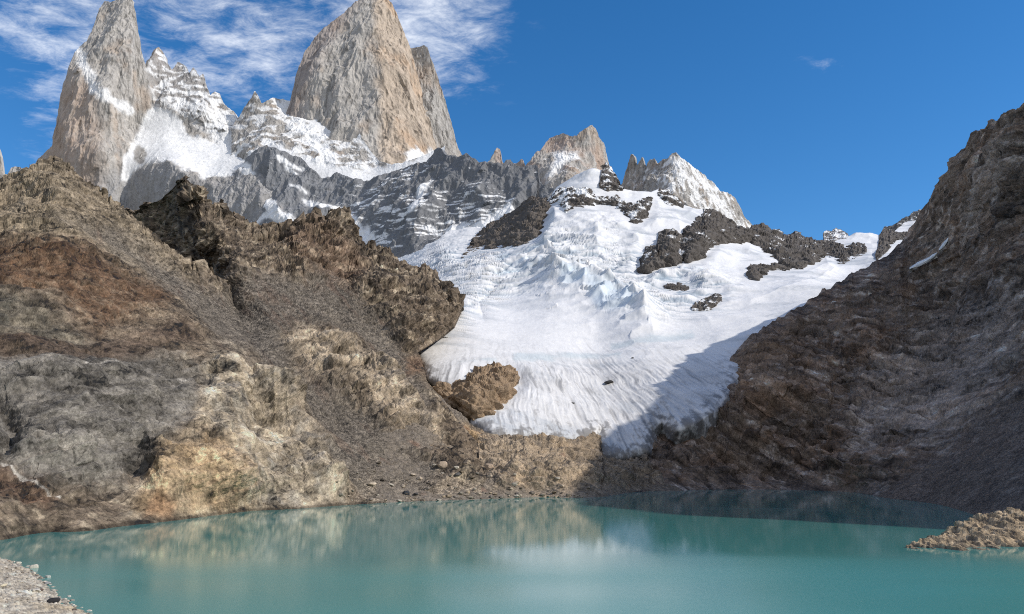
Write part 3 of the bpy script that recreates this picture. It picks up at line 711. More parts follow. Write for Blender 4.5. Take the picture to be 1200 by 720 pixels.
outcrop('rock_outcrop', [(541, 302), (548, 292), (556, 280), (566, 270), (576, 262), (590, 255), (600, 248), (612, 240), (622, 232), (630, 232), (640, 233), (645, 238)],
        [(541, 302), (552, 298), (562, 291), (575, 291), (590, 291), (604, 291), (618, 287), (633, 276), (638, 272), (624, 264), (620, 258), (630, 252), (645, 240)][0:1] + [(562, 291), (590, 291), (610, 290), (630, 280), (638, 262), (645, 240)],
        'big dark rock hump rising left of the upper glacier, under the wall', bulge=160, wpx=22, tanamt=0.28, sc=34, seed=1, base=(0.10, 0.09, 0.082))
outcrop('rock_outcrop', [(703, 216), (706, 196), (711, 191), (716, 197), (721, 205), (726, 214), (729, 222)], [(703, 220), (712, 224), (729, 223)], 'jagged dark knob on the snow dome at the very top of the glacier', bulge=40, wpx=8, snow=0.3, seed=2, sc=20)
outcrop('rock_outcrop', [(641, 236), (650, 228), (658, 220), (666, 218), (676, 222), (690, 220), (700, 232), (712, 231), (716, 238)], [(641, 240), (655, 239), (663, 250), (672, 243), (690, 243), (702, 240), (716, 240)], 'broken dark rock band with snow patches crossing below the snow dome', bulge=40, wpx=8, snow=0.42, seed=3, sc=20)
outcrop('rock_outcrop', [(712, 236), (722, 228), (732, 238), (742, 240), (752, 234), (758, 231), (764, 232)], [(712, 240), (722, 244), (732, 250), (738, 258), (741, 263), (750, 262), (758, 255), (764, 236)], 'wedge of dark rock split by a snow gully, hanging below the snow dome', bulge=40, wpx=9, snow=0.3, seed=4, sc=20)
outcrop('rock_outcrop', [(770, 226), (774, 222), (782, 223), (790, 229), (797, 236), (801, 241)], [(770, 228), (776, 233), (782, 240), (792, 241), (801, 243)], 'small dark crag where the upper snow meets the fluted peak', bulge=35, wpx=7, snow=0.3, seed=5, sc=20)
outcrop('rock_outcrop', [(749, 318), (752, 300), (757, 290), (764, 289), (771, 288), (773, 274), (780, 269), (790, 270), (797, 278), (800, 290), (804, 300)], [(749, 320), (758, 321), (770, 316), (785, 313), (797, 309), (804, 304)], 'dark square-shouldered crag at the left end of the upper rock band', bulge=90, wpx=10, seed=6, sc=26, snow=0.08)
outcrop('rock_band', [(798, 285), (803, 268), (812, 262), (818, 256), (826, 250), (824, 246), (836, 247), (850, 255), (862, 264), (872, 270), (880, 268), (886, 266), (893, 265), (898, 268), (905, 271), (912, 269), (917, 275), (925, 275), (933, 274), (940, 278), (950, 280), (955, 284), (962, 284), (966, 288), (968, 292)],
        [(798, 304), (805, 309), (820, 306), (826, 298), (840, 287), (860, 286), (880, 284), (892, 293), (906, 303), (922, 315), (940, 315), (955, 308), (962, 304), (968, 297)],
        'long dark rock band along the skyline right of the upper glacier', cat='rock band', bulge=80, wpx=10, seed=7, sc=26, snow=0.06, back=(150, 0.9, 12), jag=(2.5, 8))
outcrop('rock_outcrop', [(875, 320), (878, 313), (884, 311), (896, 311), (905, 309), (918, 312), (926, 314)], [(875, 322), (880, 327), (888, 328), (895, 322), (905, 316), (926, 317)], 'rounded dark rock below the long skyline band', bulge=40, wpx=7, seed=8, sc=20)
outcrop('rock_outcrop', [(958, 288), (965, 284), (972, 283), (980, 286), (988, 290), (994, 294), (997, 300)], [(958, 296), (966, 298), (978, 303), (984, 309), (992, 308), (997, 303)], 'dark crag just right of the skyline band', bulge=45, wpx=7, seed=9, sc=20)
outcrop('rock_outcrop', [(993, 290), (998, 286), (1006, 285), (1012, 287), (1016, 292)], [(993, 294), (1000, 303), (1008, 300), (1016, 294)], 'small dark rock in the snow under the nunatak', bulge=35, wpx=6, seed=10, sc=18)
outcrop('rock_outcrop', [(965, 282), (966, 273), (969, 271), (973, 274), (976, 270), (980, 267), (984, 269), (989, 273), (994, 277)], [(965, 283), (975, 283), (985, 280), (994, 279)], 'pointed nunatak on the far snow saddle', bulge=40, wpx=6, snow=0.35, seed=11, sc=18, base=(0.15, 0.14, 0.135))
outcrop('rock_outcrop', [(1026, 302), (1030, 285), (1032, 274), (1038, 267), (1045, 270), (1052, 273), (1062, 272), (1066, 276)], [(1026, 304), (1032, 300), (1040, 292), (1050, 280), (1066, 278)], 'thin dark spur running down into the snow beside the right slope', bulge=40, wpx=6, seed=12, sc=18)
outcrop('rock_outcrop', [(778, 336), (785, 333), (797, 332), (806, 335), (808, 338)], [(778, 338), (788, 341), (800, 342), (808, 340)], 'flat dark rock bared among the crevasses', bulge=20, wpx=5, seed=13, sc=12)
outcrop('rock_outcrop', [(811, 362), (818, 353), (828, 350), (838, 345), (845, 346), (846, 350)], [(811, 364), (820, 365), (832, 364), (838, 357), (846, 352)], 'dark rock island in the ice beside the right slope', bulge=25, wpx=6, snow=0.15, seed=14, sc=14)
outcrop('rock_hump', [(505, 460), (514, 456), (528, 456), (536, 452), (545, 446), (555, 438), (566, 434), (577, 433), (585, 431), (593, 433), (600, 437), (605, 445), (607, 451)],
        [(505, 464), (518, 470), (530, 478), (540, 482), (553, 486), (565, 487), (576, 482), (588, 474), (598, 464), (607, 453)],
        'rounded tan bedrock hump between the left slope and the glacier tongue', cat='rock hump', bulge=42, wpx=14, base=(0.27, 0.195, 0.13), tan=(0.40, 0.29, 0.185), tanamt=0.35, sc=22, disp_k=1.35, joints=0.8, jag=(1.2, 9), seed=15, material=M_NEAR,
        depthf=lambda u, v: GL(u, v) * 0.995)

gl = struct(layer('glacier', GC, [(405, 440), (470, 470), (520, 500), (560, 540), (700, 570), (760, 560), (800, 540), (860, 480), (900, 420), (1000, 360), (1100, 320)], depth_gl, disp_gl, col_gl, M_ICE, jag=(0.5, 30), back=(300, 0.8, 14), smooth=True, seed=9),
            'broad white glacier falling from the skyline to the foot of the basin')

# distant blue ridge beyond the saddle
d = TPS([(1030, 280, 3600), (1080, 250, 3600), (1130, 230, 3600), (1060, 300, 3400), (1130, 300, 3400)])
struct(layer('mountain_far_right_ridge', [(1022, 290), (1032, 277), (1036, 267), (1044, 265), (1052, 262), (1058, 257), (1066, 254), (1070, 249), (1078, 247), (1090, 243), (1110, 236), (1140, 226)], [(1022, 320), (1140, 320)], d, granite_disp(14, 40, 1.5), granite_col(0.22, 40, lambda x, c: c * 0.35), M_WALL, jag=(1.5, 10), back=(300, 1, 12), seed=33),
       'small dark ridge beyond the snow saddle')

# ------------------------------------------------------------------ left mountainside (two slopes that meet along a scree run)
SHARED = [(285, 368, 838), (277, 354, 862), (290, 390, 780),(300, 598, 446), (397, 594, 497), (433, 592, 520), (500, 590, 548), (567, 588, 575), (600, 588, 590), (650, 587, 598), (705, 584, 612),
          (350, 562, 500), (400, 500, 640), (400, 540, 560), (400, 440, 740), (450, 500, 665), (450, 560, 575), (480, 540, 625), (520, 560, 605), (500, 450, 815), (450, 440, 780), (350, 440, 700), (340, 500, 590), (320, 380, 800), (300, 340, 880), (350, 350, 900), (300, 440, 640), (300, 500, 560)]
LA = TPS(SHARED + [(0, 635, 278), (50, 623, 310), (100, 621, 318), (193, 610, 368), (233, 605, 395), (-80, 650, 250), (0, 600, 296), (0, 560, 325), (60, 580, 325), (60, 500, 370), (0, 500, 355), (0, 400, 450), (60, 400, 470), (0, 300, 600), (60, 300, 620), (60, 240, 710), (60, 188, 830), (0, 212, 780), (-60, 200, 760), (-60, 400, 420), (110, 222, 840),
                  (150, 256, 860), (150, 330, 690), (150, 400, 545), (150, 480, 440), (200, 300, 850), (200, 400, 585), (200, 450, 510), (250, 330, 860), (250, 400, 660), (240, 450, 545), (270, 420, 610), (150, 560, 395), (220, 520, 440), (250, 560, 420), (200, 560, 400), (270, 500, 490), (300, 560, 468), (-100, 300, 560), (-100, 560, 310)], 3e-3)
LB = TPS(SHARED + [(270, 340, 900),  (150, 255, 1270), (185, 238, 1215), (190, 280, 1180), (165, 320, 1150), (213, 212, 1080), (220, 235, 1052), (228, 262, 1015), (240, 284, 985), (262, 306, 950), (270, 328, 915), (204, 226, 1140), (209, 242, 1125), (216, 268, 1092), (228, 290, 1060), (248, 312, 1020), (258, 330, 985), (215, 310, 1090),
                  (222, 220, 1088), (231, 240, 1066), (246, 262, 1020), (262, 246, 1090), (280, 262, 1100), (300, 300, 1000), (330, 272, 1130), (380, 255, 1180), (400, 252, 1190), (360, 300, 1040), (430, 290, 1180),
                  (440, 330, 1040), (470, 306, 1190), (500, 318, 1200), (500, 360, 1020), (530, 343, 1130), (546, 358, 1100), (530, 384, 1010), (490, 412, 890), (440, 390, 900), (400, 380, 880), (470, 440, 800), (545, 420, 950), (200, 400, 800), (250, 420, 700), (520, 480, 760), (600, 330, 1200)], 3e-3)
ROT = np.array([[math.cos(.55), 0, math.sin(.55)], [0, 1, 0], [-math.sin(.55), 0, math.cos(.55)]])
def left_disp(x):
    u, v, P = x.u, x.v, x.P
    x.crest_on = np.where(x.kind_b, sstep(560, 545, u), sstep(262, 235, u))
    # scree run
    scr = sdist(u, v, [(225, 335), (260, 345), (300, 320), (340, 330), (390, 320), (450, 380), (485, 440), (510, 470), (500, 500), (470, 470), (450, 440), (420, 405), (385, 385), (350, 385), (330, 395), (345, 430), (390, 460), (430, 490), (470, 520), (520, 560), (480, 588), (420, 590), (395, 560), (375, 530), (385, 520), (350, 490), (310, 445), (290, 415), (250, 400), (200, 350), (120, 290), (60, 260), (130, 270)])
    x.scr = sstep(-12, 14, scr + 10 * fbm(P, 25, 4, seed=120))
    x.crag = sstep(40, 8, v - x.top) * x.crest_on
    cl = sdist(u, v, [(236, 428), (250, 415), (275, 412), (300, 438), (345, 500), (385, 524), (395, 545), (370, 540), (400, 592), (300, 600), (190, 612), (140, 612), (185, 560), (190, 520), (228, 500)])
    x.cliff = sstep(-8, 10, cl + 10 * fbm(P, 16, 4, seed=121))
    bl = sdist(u, v, [(322, 388), (345, 383), (400, 408), (440, 428), (472, 470), (512, 495), (510, 520), (480, 522), (455, 498), (420, 470), (385, 448), (350, 432), (330, 405)])
    x.blk = sstep(-8, 8, bl + 10 * fbm(P, 16, 4, seed=122))
    R = P @ ROT.T
    def warp(R): return R + 3 * np.stack([fbm(R, 30, 3, seed=123), fbm(R, 30, 3, seed=124), fbm(R, 30, 3, seed=125)], 1)
    c0, e0, x.r0 = cells(R, (95, 95, 60), 20); c1, e1, x.r1 = cells(warp(R), (40, 40, 24), 21)
    rg = fbm(R, 70, 5, 0.52, 126, ridged=True)
    k = np.clip(1 - 0.88 * x.scr + 0.2 * x.cliff + 0.2 * x.crag, 0.1, 1.3)
    edge = x.cd if not x.kind_b else x.cd * (0.25 + 0.75 * sstep(0, 30, sdist(u, v, BVIS)))
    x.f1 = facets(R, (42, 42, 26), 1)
    d = (20 * c0 + 6 * c1 + 16 * x.f1 + 3 * rg) * edge * k
    for L, a, wd in CREASES:
        d = d + a * min(1.0, wd / 9.0) * np.exp(-(ldist(u, v, L) / wd) ** 2)
    for L, a, wl, wr in RIDGES: d = d + sided(u, v, L, a, wl, wr)
    keep = sstep(-1, 8, sdist(u, v, BVIS)) if x.kind_b else 1.0
    rel = keep * np.clip(x.Y / 650, 0.55, 1.7) * (0.2 + 0.8 * sstep(-1, 14, P[:, 2]))
    def fine(x):
        P = x.P; R = P @ ROT.T; Wp = warp(R)
        c2, e2, x.r2 = cells(Wp, (15, 15, 9), 22)
        c3, e3, x.r3 = cells(Wp, (5.5, 5.5, 4), 23, ridge=-1)
        c4, e4, x.r4 = cells(P, 2.1, 24, ridge=-1)
        x.e2, x.e3 = e2, e3
        gul = fbm(np.stack([P[:, 0] * .8 + P[:, 1] * .6, (P[:, 1] * .8 - P[:, 0] * .6) * 0.25, P[:, 2] * 0.2], 1), 34, 4, 0.55, 127, ridged=True)
        rock = 2.0 * c2 + 9 * facets(R, (16, 16, 10), 2) + 5 * facets(R, (6, 6, 4), 3) + 2.0 * facets(P, 2.6, 4)
        run = np.stack([P[:, 0] * .85 + P[:, 1] * .5, (P[:, 1] * .85 - P[:, 0] * .5) * .16, P[:, 2] * .16], 1)      # rills down the fall line
        x.rill = fbm(run, 9, 4, 0.6, 140, ridged=True)
        pm = sstep(-0.15, 0.2, fbm(P, 60, 3, seed=145))
        l1, x.l1 = ledges(R, 8.5, 1); l2, x.l2 = ledges(R, 3.2, 2); l3, x.l3 = ledges(R, 11, 3, axis=0)
        rock = rock * 0.75 + pm * (4.6 * l1 + 2.6 * l3) + (1 - 0.5 * pm) * 1.5 * l2
        rock = rock * (1 - 0.35 * x.cliff) + 2.6 * x.rill * np.maximum(x.cliff, 0.5 * x.blk)
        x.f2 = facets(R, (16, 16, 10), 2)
        screed = 2.6 * gul + 0.9 * c3 + 0.4 * fbm(P, 8, 3, seed=128)
        return (rock * k + screed * x.scr + 0.55 * c4 + 0.12 * white(P)) * rel * x.face
    return d * rel * x.face, fine
CREASES = [([(250, 480), (246, 520), (252, 548)], -7, 5), ([(292, 505), (292, 535)], -5, 4), ([(292, 510), (325, 520), (350, 545)], -3, 3), ([(300, 440), (330, 480), (350, 510)], 5, 10), ([(285, 440), (300, 475), (345, 520)], -5, 7),
           ([(262, 425), (275, 470), (290, 500)], 5, 9), ([(250, 560), (255, 590)], -4, 5), ([(185, 540), (205, 600)], 4, 8), ([(385, 430), (420, 444), (440, 462), (460, 478)], -5, 4), ([(300, 515), (330, 530), (380, 580)], 5, 14),
           ([(400, 415), (440, 440), (475, 480)], 4, 9), ([(50, 500), (75, 540), (150, 535)], -3, 6), ([(105, 500), (150, 545), (180, 540)], 4, 12), ([(150, 545), (185, 552)], -3, 4),
           ([(0, 232), (28, 225), (50, 232)], -14, 9), ([(-10, 465), (22, 498), (8, 530)], -12, 9), ([(55, 505), (72, 532)], -7, 8), ([(150, 370), (120, 385), (60, 372)], -5, 7), ([(30, 205), (58, 190), (70, 192)], 6, 6), ([(255, 245), (262, 262)], 5, 6), ([(480, 350), (500, 385), (496, 405)], 5, 10), ([(455, 395), (490, 430)], -3, 8)]
RIDGES = [([(292, 512), (330, 520), (372, 548), (398, 585)], 9, 5, 26), ([(285, 405), (310, 440), (350, 500), (385, 522)], 10, 6, 22), ([(150, 520), (172, 540), (190, 575)], 8, 20, 10), ([(60, 488), (110, 470), (160, 470)], 6, 10, 22),
          ([(0, 500), (40, 492), (90, 500)], -6, 10, 12), ([(110, 222), (150, 258), (205, 305), (262, 345)], 5, 8, 14), ([(385, 412), (430, 430), (465, 470), (500, 500)], 7, 6, 18), 
          ([(240, 345), (200, 362), (150, 372)], 4, 6, 14), ([(520, 332), (548, 358)], 8, 10, 20), ([(0, 290), (70, 300), (130, 330)], 4, 12, 10), ([(360, 275), (430, 300), (500, 350)], 5, 10, 16)]
def left_col(x):
    u, v, P = x.u, x.v, x.P
    n = len(u)
    A = fbm(P, 45, 5, 0.6, 130); B = fbm(P, 14, 5, 0.62, 131); G = fbm(P, 3.5, 4, 0.7, 132); H = fbm(P, 110, 4, 0.55, 133)
    sp = white(P, 3)
    # base: weathered grey brown
    c = mix(np.tile(np.float32((0.165, 0.124, 0.085)), (n, 1)), (0.38, 0.30, 0.205), sstep(0.0, 0.40, B + 0.6 * A))
    c = mix(c, (0.058, 0.046, 0.035), sstep(0.05, 0.34, -B + 0.5 * H) * 0.85)
    def reg(poly, w=16, amp=26):
        return sstep(-w, w, sdist(u, v, poly) + amp * (0.5 * A + 0.5 * B + 0.35 * G))
    # upper left: pale tan weathered slope
    up = reg([(-100, 205), (60, 185), (150, 250), (230, 330), (180, 335), (90, 290), (-100, 280)])
    c = mix(c, (0.30, 0.235, 0.155), up * (0.65 + 0.4 * G).clip(0, 1))
    # grey slabs
    gs = reg([(-100, 430), (40, 425), (90, 405), (180, 405), (235, 430), (232, 490), (190, 520), (185, 560), (140, 575), (60, 560), (-100, 545)])
    c = mix(c, np.float32((0.170, 0.153, 0.128)) * (1 + 0.6 * B + 0.3 * G)[:, None], gs * 0.85)
    # rust and dark lichen heath
    ru = reg([(-100, 285), (0, 285), (50, 290), (110, 300), (150, 325), (210, 345), (190, 365), (150, 372), (120, 385), (60, 350), (0, 350), (-100, 345)])
    c = mix(c, np.float32((0.115, 0.062, 0.033)) * (1 + 0.8 * G + 0.5 * B)[:, None], ru * 0.9 * (0.8 + 0.5 * G).clip(0, 1))
    ru2 = reg([(-100, 375), (20, 385), (90, 400), (150, 395), (210, 380), (235, 400), (150, 415), (60, 430), (-100, 425)], 10)
    c = mix(c, (0.125, 0.085, 0.058), ru2 * 0.8)
    dk = reg([(-100, 355), (0, 350), (70, 370), (110, 395), (60, 400), (-100, 410)], 10)
    c = mix(c, np.float32((0.11, 0.105, 0.08)) * (1 + .7 * G)[:, None], dk * 0.5)
    ru3 = reg([(-100, 552), (0, 556), (50, 563), (70, 580), (60, 596), (20, 580), (-100, 585)], 8)
    c = mix(c, np.float32((0.15, 0.085, 0.052)) * (1 + 0.5 * B)[:, None], ru3 * 0.65)
    for L in ([(-20, 549), (10, 553), (40, 563), (75, 578)], [(92, 441), (115, 438), (140, 441)], [(185, 440), (215, 450)]):
        c = mix(c, (0.46, 0.41, 0.34), sstep(1.8, 0.4, ldist(u, v, L) + 2.5 * B + 1.5 * G) * 0.8)
    # ochre cliff
    oc = x.cliff
    tanc = mix(np.tile(np.float32((0.355, 0.285, 0.20)), (n, 1)), (0.20, 0.172, 0.14), sstep(0.0, 0.4, B + 0.4 * A))
    orange = reg([(150, 610), (150, 590), (190, 520), (220, 505), (265, 520), (270, 560), (290, 600), (190, 615)], 14)
    tanc = mix(tanc, np.float32((0.37, 0.255, 0.145)) * (1 + 0.6 * G)[:, None], orange * (0.75 + 0.6 * B).clip(0, 1))
    tanc = mix(tanc, (0.34, 0.19, 0.10), reg([(165, 612), (180, 590), (200, 598), (200, 612)], 5, 10) * 0.7)
    tanc = mix(tanc, (0.42, 0.37, 0.29), sstep(-0.05, 0.35, fbm(P, (9, 9, 30), 4, 0.6, 134)) * 0.55 * (1 - orange))
    c = mix(c, tanc * (1 + 0.18 * G)[:, None], oc)
    # tan block
    tb = mix(np.tile(np.float32((0.39, 0.305, 0.21)), (n, 1)), (0.20, 0.165, 0.13), sstep(0.05, 0.45, B + 0.3 * A))
    c = mix(c, tb * (1 + 0.15 * G)[:, None], x.blk * 0.92)
    # scree
    sc = np.float32((0.145, 0.121, 0.093)) * (1 + 0.30 * A + 0.25 * B)[:, None] * (1 + 0.5 * sp + 0.4 * G)[:, None]
    strk = fbm(np.stack([P[:, 0] * .8 + P[:, 1] * .6, (P[:, 1] * .8 - P[:, 0] * .6) * .12, P[:, 2] * .1], 1), 12, 4, 0.6, 135)
    sc = mix(sc, (0.26, 0.215, 0.16), sstep(0.05, 0.4, strk) * 0.6)
    sc = mix(sc, (0.13, 0.085, 0.06), sstep(0.1, 0.4, -strk + 0.4 * A) * 0.6)
    c = mix(c, sc, x.scr * 0.9)
    # rusty brown stains high on the further slope
    st = reg([(330, 285), (370, 275), (430, 310), (420, 340), (350, 320)], 10) * 0.5 + reg([(470, 425), (500, 415), (495, 440), (475, 445)], 6) * 0.8
    c = mix(c, (0.20, 0.115, 0.07), st.clip(0, 1) * 0.75)
    # shore: bouldery tan
    sh = sstep(22, 6, P[:, 2]) * sstep(395, 440, u)
    c = mix(c, np.float32((0.33, 0.265, 0.19)) * (1 + 0.7 * sp + 0.5 * G)[:, None], sh * 0.5)
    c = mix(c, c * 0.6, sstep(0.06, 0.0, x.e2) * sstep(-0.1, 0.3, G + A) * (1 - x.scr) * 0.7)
    shade_speck = sstep(0.12, 0.5, fbm(P, 5.5, 4, 0.7, 136) + 0.25 * B) * (1 - 0.6 * x.scr)  # dark speckle in the colour, painted for the small shadows between stones
    c = mix(c, c * 0.32, shade_speck * 0.8)
    mass = np.clip(np.maximum(np.maximum(oc, x.blk), gs * 0.8), 0, 1)
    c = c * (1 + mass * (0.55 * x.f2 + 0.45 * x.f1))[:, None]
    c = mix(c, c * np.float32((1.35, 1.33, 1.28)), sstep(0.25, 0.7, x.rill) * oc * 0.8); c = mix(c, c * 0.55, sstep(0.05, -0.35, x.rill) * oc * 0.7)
    fk = 1 - 0.3 * mass
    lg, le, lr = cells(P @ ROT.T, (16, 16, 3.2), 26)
    c = mix(c, c * 0.38, sstep(0.06, 0.01, le) * sstep(0.0, 0.3, A + G) * (1 - x.scr) * 0.4)  # dark joints and under-ledge lines, partly shadow painted into the rock colour
    c = c * (0.95 + 0.20 * x.r2 * (1 - x.scr) + 0.16 * lr * (1 - x.scr) + (1 - x.scr) * (0.26 * x.l1 + 0.22 * x.l2 + 0.2 * x.l3) + fk * (0.34 * x.r3 + 0.38 * x.r4 + 0.24 * sp))[:, None]
    c = mix(c, c * 0.5, sstep(1.8, 0.7, P[:, 2] + 0.8 * B))
    return np.clip(c * np.float32((0.86, 0.885, 0.92)), 0.02, 0.55)
BC = [(120, 300), (135, 268), (150, 254), (165, 246), (178, 238), (190, 234), (198, 226), (205, 221), (209, 214), (213, 209), (217, 212), (221, 213), (226, 221), (230, 222), (235, 236), (241, 241), (248, 242), (255, 243), (262, 242), (270, 246), (278, 256), (286, 261), (293, 260), (300, 262), (308, 268), (315, 272), (322, 266), (330, 272), (340, 270), (345, 258), (352, 260), (362, 256), (372, 254), (380, 257), (388, 251), (400, 250), (406, 252), (412, 264), (420, 278), (428, 287), (440, 291), (452, 297), (465, 305), (480, 312), (492, 314), (505, 320), (516, 329), (524, 335), (530, 345), (536, 352), (542, 360), (546, 370), (552, 390), (590, 450)]
BVIS = [(100, 200), (560, 200), (549, 358), (540, 366), (532, 384), (520, 394), (490, 413), (496, 432), (500, 447), (512, 462), (535, 490), (560, 520), (600, 640), (100, 640)]
def depth_B(u, v):
    sd = sdist(u, v, BVIS)
    return LB(u, v) * (1 + np.minimum(-np.minimum(sd, 0) * 0.25, 0.8))
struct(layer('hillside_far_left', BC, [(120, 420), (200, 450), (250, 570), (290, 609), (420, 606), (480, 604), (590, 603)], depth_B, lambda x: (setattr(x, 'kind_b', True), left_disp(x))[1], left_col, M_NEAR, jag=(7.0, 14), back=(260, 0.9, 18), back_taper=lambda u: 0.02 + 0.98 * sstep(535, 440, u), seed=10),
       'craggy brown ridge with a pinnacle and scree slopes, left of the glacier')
AC = [(-160, 160), (-100, 190), (-60, 203), (-20, 208), (0, 211), (14, 207), (28, 203), (38, 198), (46, 192), (54, 190), (62, 187), (70, 190), (78, 198), (86, 203), (95, 210), (105, 218), (116, 228), (126, 236), (140, 246), (152, 256), (165, 268), (185, 284), (205, 300), (225, 313), (245, 326), (262, 340), (275, 352), (290, 372), (300, 398), (340, 470), (380, 545), (420, 604)]
def depth_A(u, v):
    # sinks a hand's breadth below the further slope where the two screes merge
    near = np.clip(1 - sdist(u, v, [(-400, 100), (270, 100), (262, 338), (285, 372), (296, 400), (330, 470), (370, 545), (400, 640), (-400, 640)]) / 26, 0, 1)
    return LA(u, v) * (1 + 0.012 * near * sstep(330, 350, v)) 
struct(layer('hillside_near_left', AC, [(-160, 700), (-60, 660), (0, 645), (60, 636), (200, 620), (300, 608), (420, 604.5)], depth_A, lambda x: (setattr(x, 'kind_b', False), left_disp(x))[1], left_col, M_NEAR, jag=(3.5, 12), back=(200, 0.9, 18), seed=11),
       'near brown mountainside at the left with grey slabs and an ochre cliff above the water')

# ------------------------------------------------------------------ moraine bench at the foot of the ice
LM = TPS([(440, 470, 760), (480, 440, 830), (500, 450, 835), (515, 464, 830), (540, 486, 795), (560, 501, 765), (600, 512, 745), (640, 513, 760), (690, 512, 820), (705, 532, 800), (740, 541, 800), (770, 560, 770), (500, 590, 545), (567, 588, 573), (600, 588, 588), (650, 587, 597), (705, 584, 610), (640, 580, 615), (700, 578, 630), (740, 580, 690), (800, 578, 720),
          (600, 560, 620), (650, 550, 655), (690, 560, 670), (550, 540, 655), (520, 560, 603), (480, 540, 622), (450, 500, 664), (450, 560, 574), (500, 500, 690), (560, 520, 710), (620, 530, 690), (660, 530, 720), (700, 545, 745), (800, 560, 770)], 2e-3)
def mor_disp(x):
    P = x.P
    x.rocky = sstep(-14, 14, sdist(x.u, x.v, [(510, 505), (545, 500), (590, 510), (640, 508), (700, 505), (760, 520), (790, 570), (700, 588), (640, 575), (590, 570), (540, 545)]) + 12 * fbm(P, 20, 3, seed=144))
    k = 0.25 + 0.95 * x.rocky; lo = 0.2 + 0.8 * sstep(-1, 10, P[:, 2])
    c1, e1, x.r1 = cells(P, (34, 34, 22), 31)
    def fine(x):
        P = x.P
        c2, e2, x.r2 = cells(P, (13, 13, 9), 32, ridge=-1); c3, e3, x.r3 = cells(P, (4.5, 4.5, 3.4), 33, ridge=-1); c4, e4, x.r4 = cells(P, 1.9, 34, ridge=-1)
        ld, x.ld = ledges(P + P[:, [0]] * np.array([0, 0, 0.35]), 5.0, 5)
        return lo * (k * (2.6 * ld + 1.6 * c2 + 5 * facets(P, (14, 14, 9), 12) + 2.4 * facets(P, 5.0, 13) + 0.8 * c3) + 0.8 * c4 + 0.6 * c3 + 0.12 * white(P))
    return lo * k * (4 * c1 + 9 * facets(P, (36, 36, 22), 11) + 4 * fbm(P, 40, 4, 0.5, 145, ridged=True)) * x.cd, fine
def mor_col(x):
    P = x.P; n = len(P)
    A = fbm(P, 30, 5, 0.6, 150); B = fbm(P, 9, 4, 0.62, 151); G = fbm(P, 3, 3, 0.7, 152); sp = white(P, 5)
    c = mix(np.tile(np.float32((0.30, 0.235, 0.165)), (n, 1)), (0.42, 0.32, 0.215), sstep(0, 0.4, A + 0.4 * B))
    c = mix(c, (0.15, 0.125, 0.10), sstep(0.05, 0.4, -B + 0.4 * A) * 0.75)
    c = mix(c, (0.155, 0.135, 0.112), (1 - x.rocky) * 0.8)
    c = mix(c, (0.36, 0.24, 0.12), sstep(-6, 8, sdist(x.u, x.v, [(515, 505), (545, 498), (565, 508), (560, 525), (525, 522)]) + 14 * B) * 0.7)
    c = mix(c, (0.15, 0.125, 0.10), sstep(660, 730, x.u + 30 * A) * 0.6)
    c = mix(c, (0.19, 0.09, 0.055), sstep(0.3, 0.5, fbm(P, 25, 3, seed=153)) * 0.4)
    return np.clip(c * (1 + 0.5 * G + 0.22 * sp + 0.2 * x.r3 + 0.2 * x.r4 + 0.25 * x.ld * x.rocky)[:, None], 0.02, 0.6)
struct(layer('moraine', [(440, 478), (475, 452), (488, 442), (500, 450), (514, 463), (530, 478), (545, 490), (560, 501), (580, 510), (600, 512), (620, 511), (640, 511), (652, 514), (662, 516), (672, 513), (685, 511), (695, 507), (703, 512), (706, 532), (720, 538), (733, 538), (748, 536), (758, 530), (764, 548), (780, 566), (810, 580)],
             [(440, 602), (600, 600), (705, 596), (810, 592)], LM, mor_disp, mor_col, M_NEAR, jag=(2.0, 10), back=(50, 0.4, 10), seed=12),
       'bouldery tan moraine bench below the tongue of the glacier')

# ------------------------------------------------------------------ right mountainside, in shade
LR = TPS([(640, 590, 640), (700, 581, 640), (760, 577, 720), (820, 574, 760), (880, 573, 770), (950, 575, 745), (1030, 583, 610), (1100, 592, 505), (1140, 603, 415), (1200, 618, 330), (1280, 640, 265), (757, 531, 860), (775, 493, 960), (800, 500, 920), (835, 480, 940), (858, 430, 1110), (880, 396, 1180), (960, 345, 1340), (1060, 283, 1480), (1090, 235, 1300), (1140, 157, 1080), (1200, 124, 955), (1300, 60, 850), (1400, 20, 780),
          (900, 450, 960), (900, 520, 860), (1000, 480, 880), (1000, 540, 745), (1000, 400, 1040), (1100, 300, 1150), (1100, 400, 930), (1100, 500, 690), (1100, 560, 560), (1200, 250, 845), (1200, 350, 735), (1200, 450, 590), (1200, 550, 425), (1300, 300, 640), (1300, 450, 460), (1400, 200, 640), (1400, 400, 430), (1400, 600, 270), (1040, 340, 1210), (1150, 220, 990), (1180, 300, 850), (1130, 330, 1000), (960, 400, 1130), (700, 560, 740), (1000, 578, 700)], 2e-3)
RROT = np.array([[math.cos(-.75), 0, math.sin(-.75)], [0, 1, 0], [-math.sin(-.75), 0, math.cos(-.75)]])
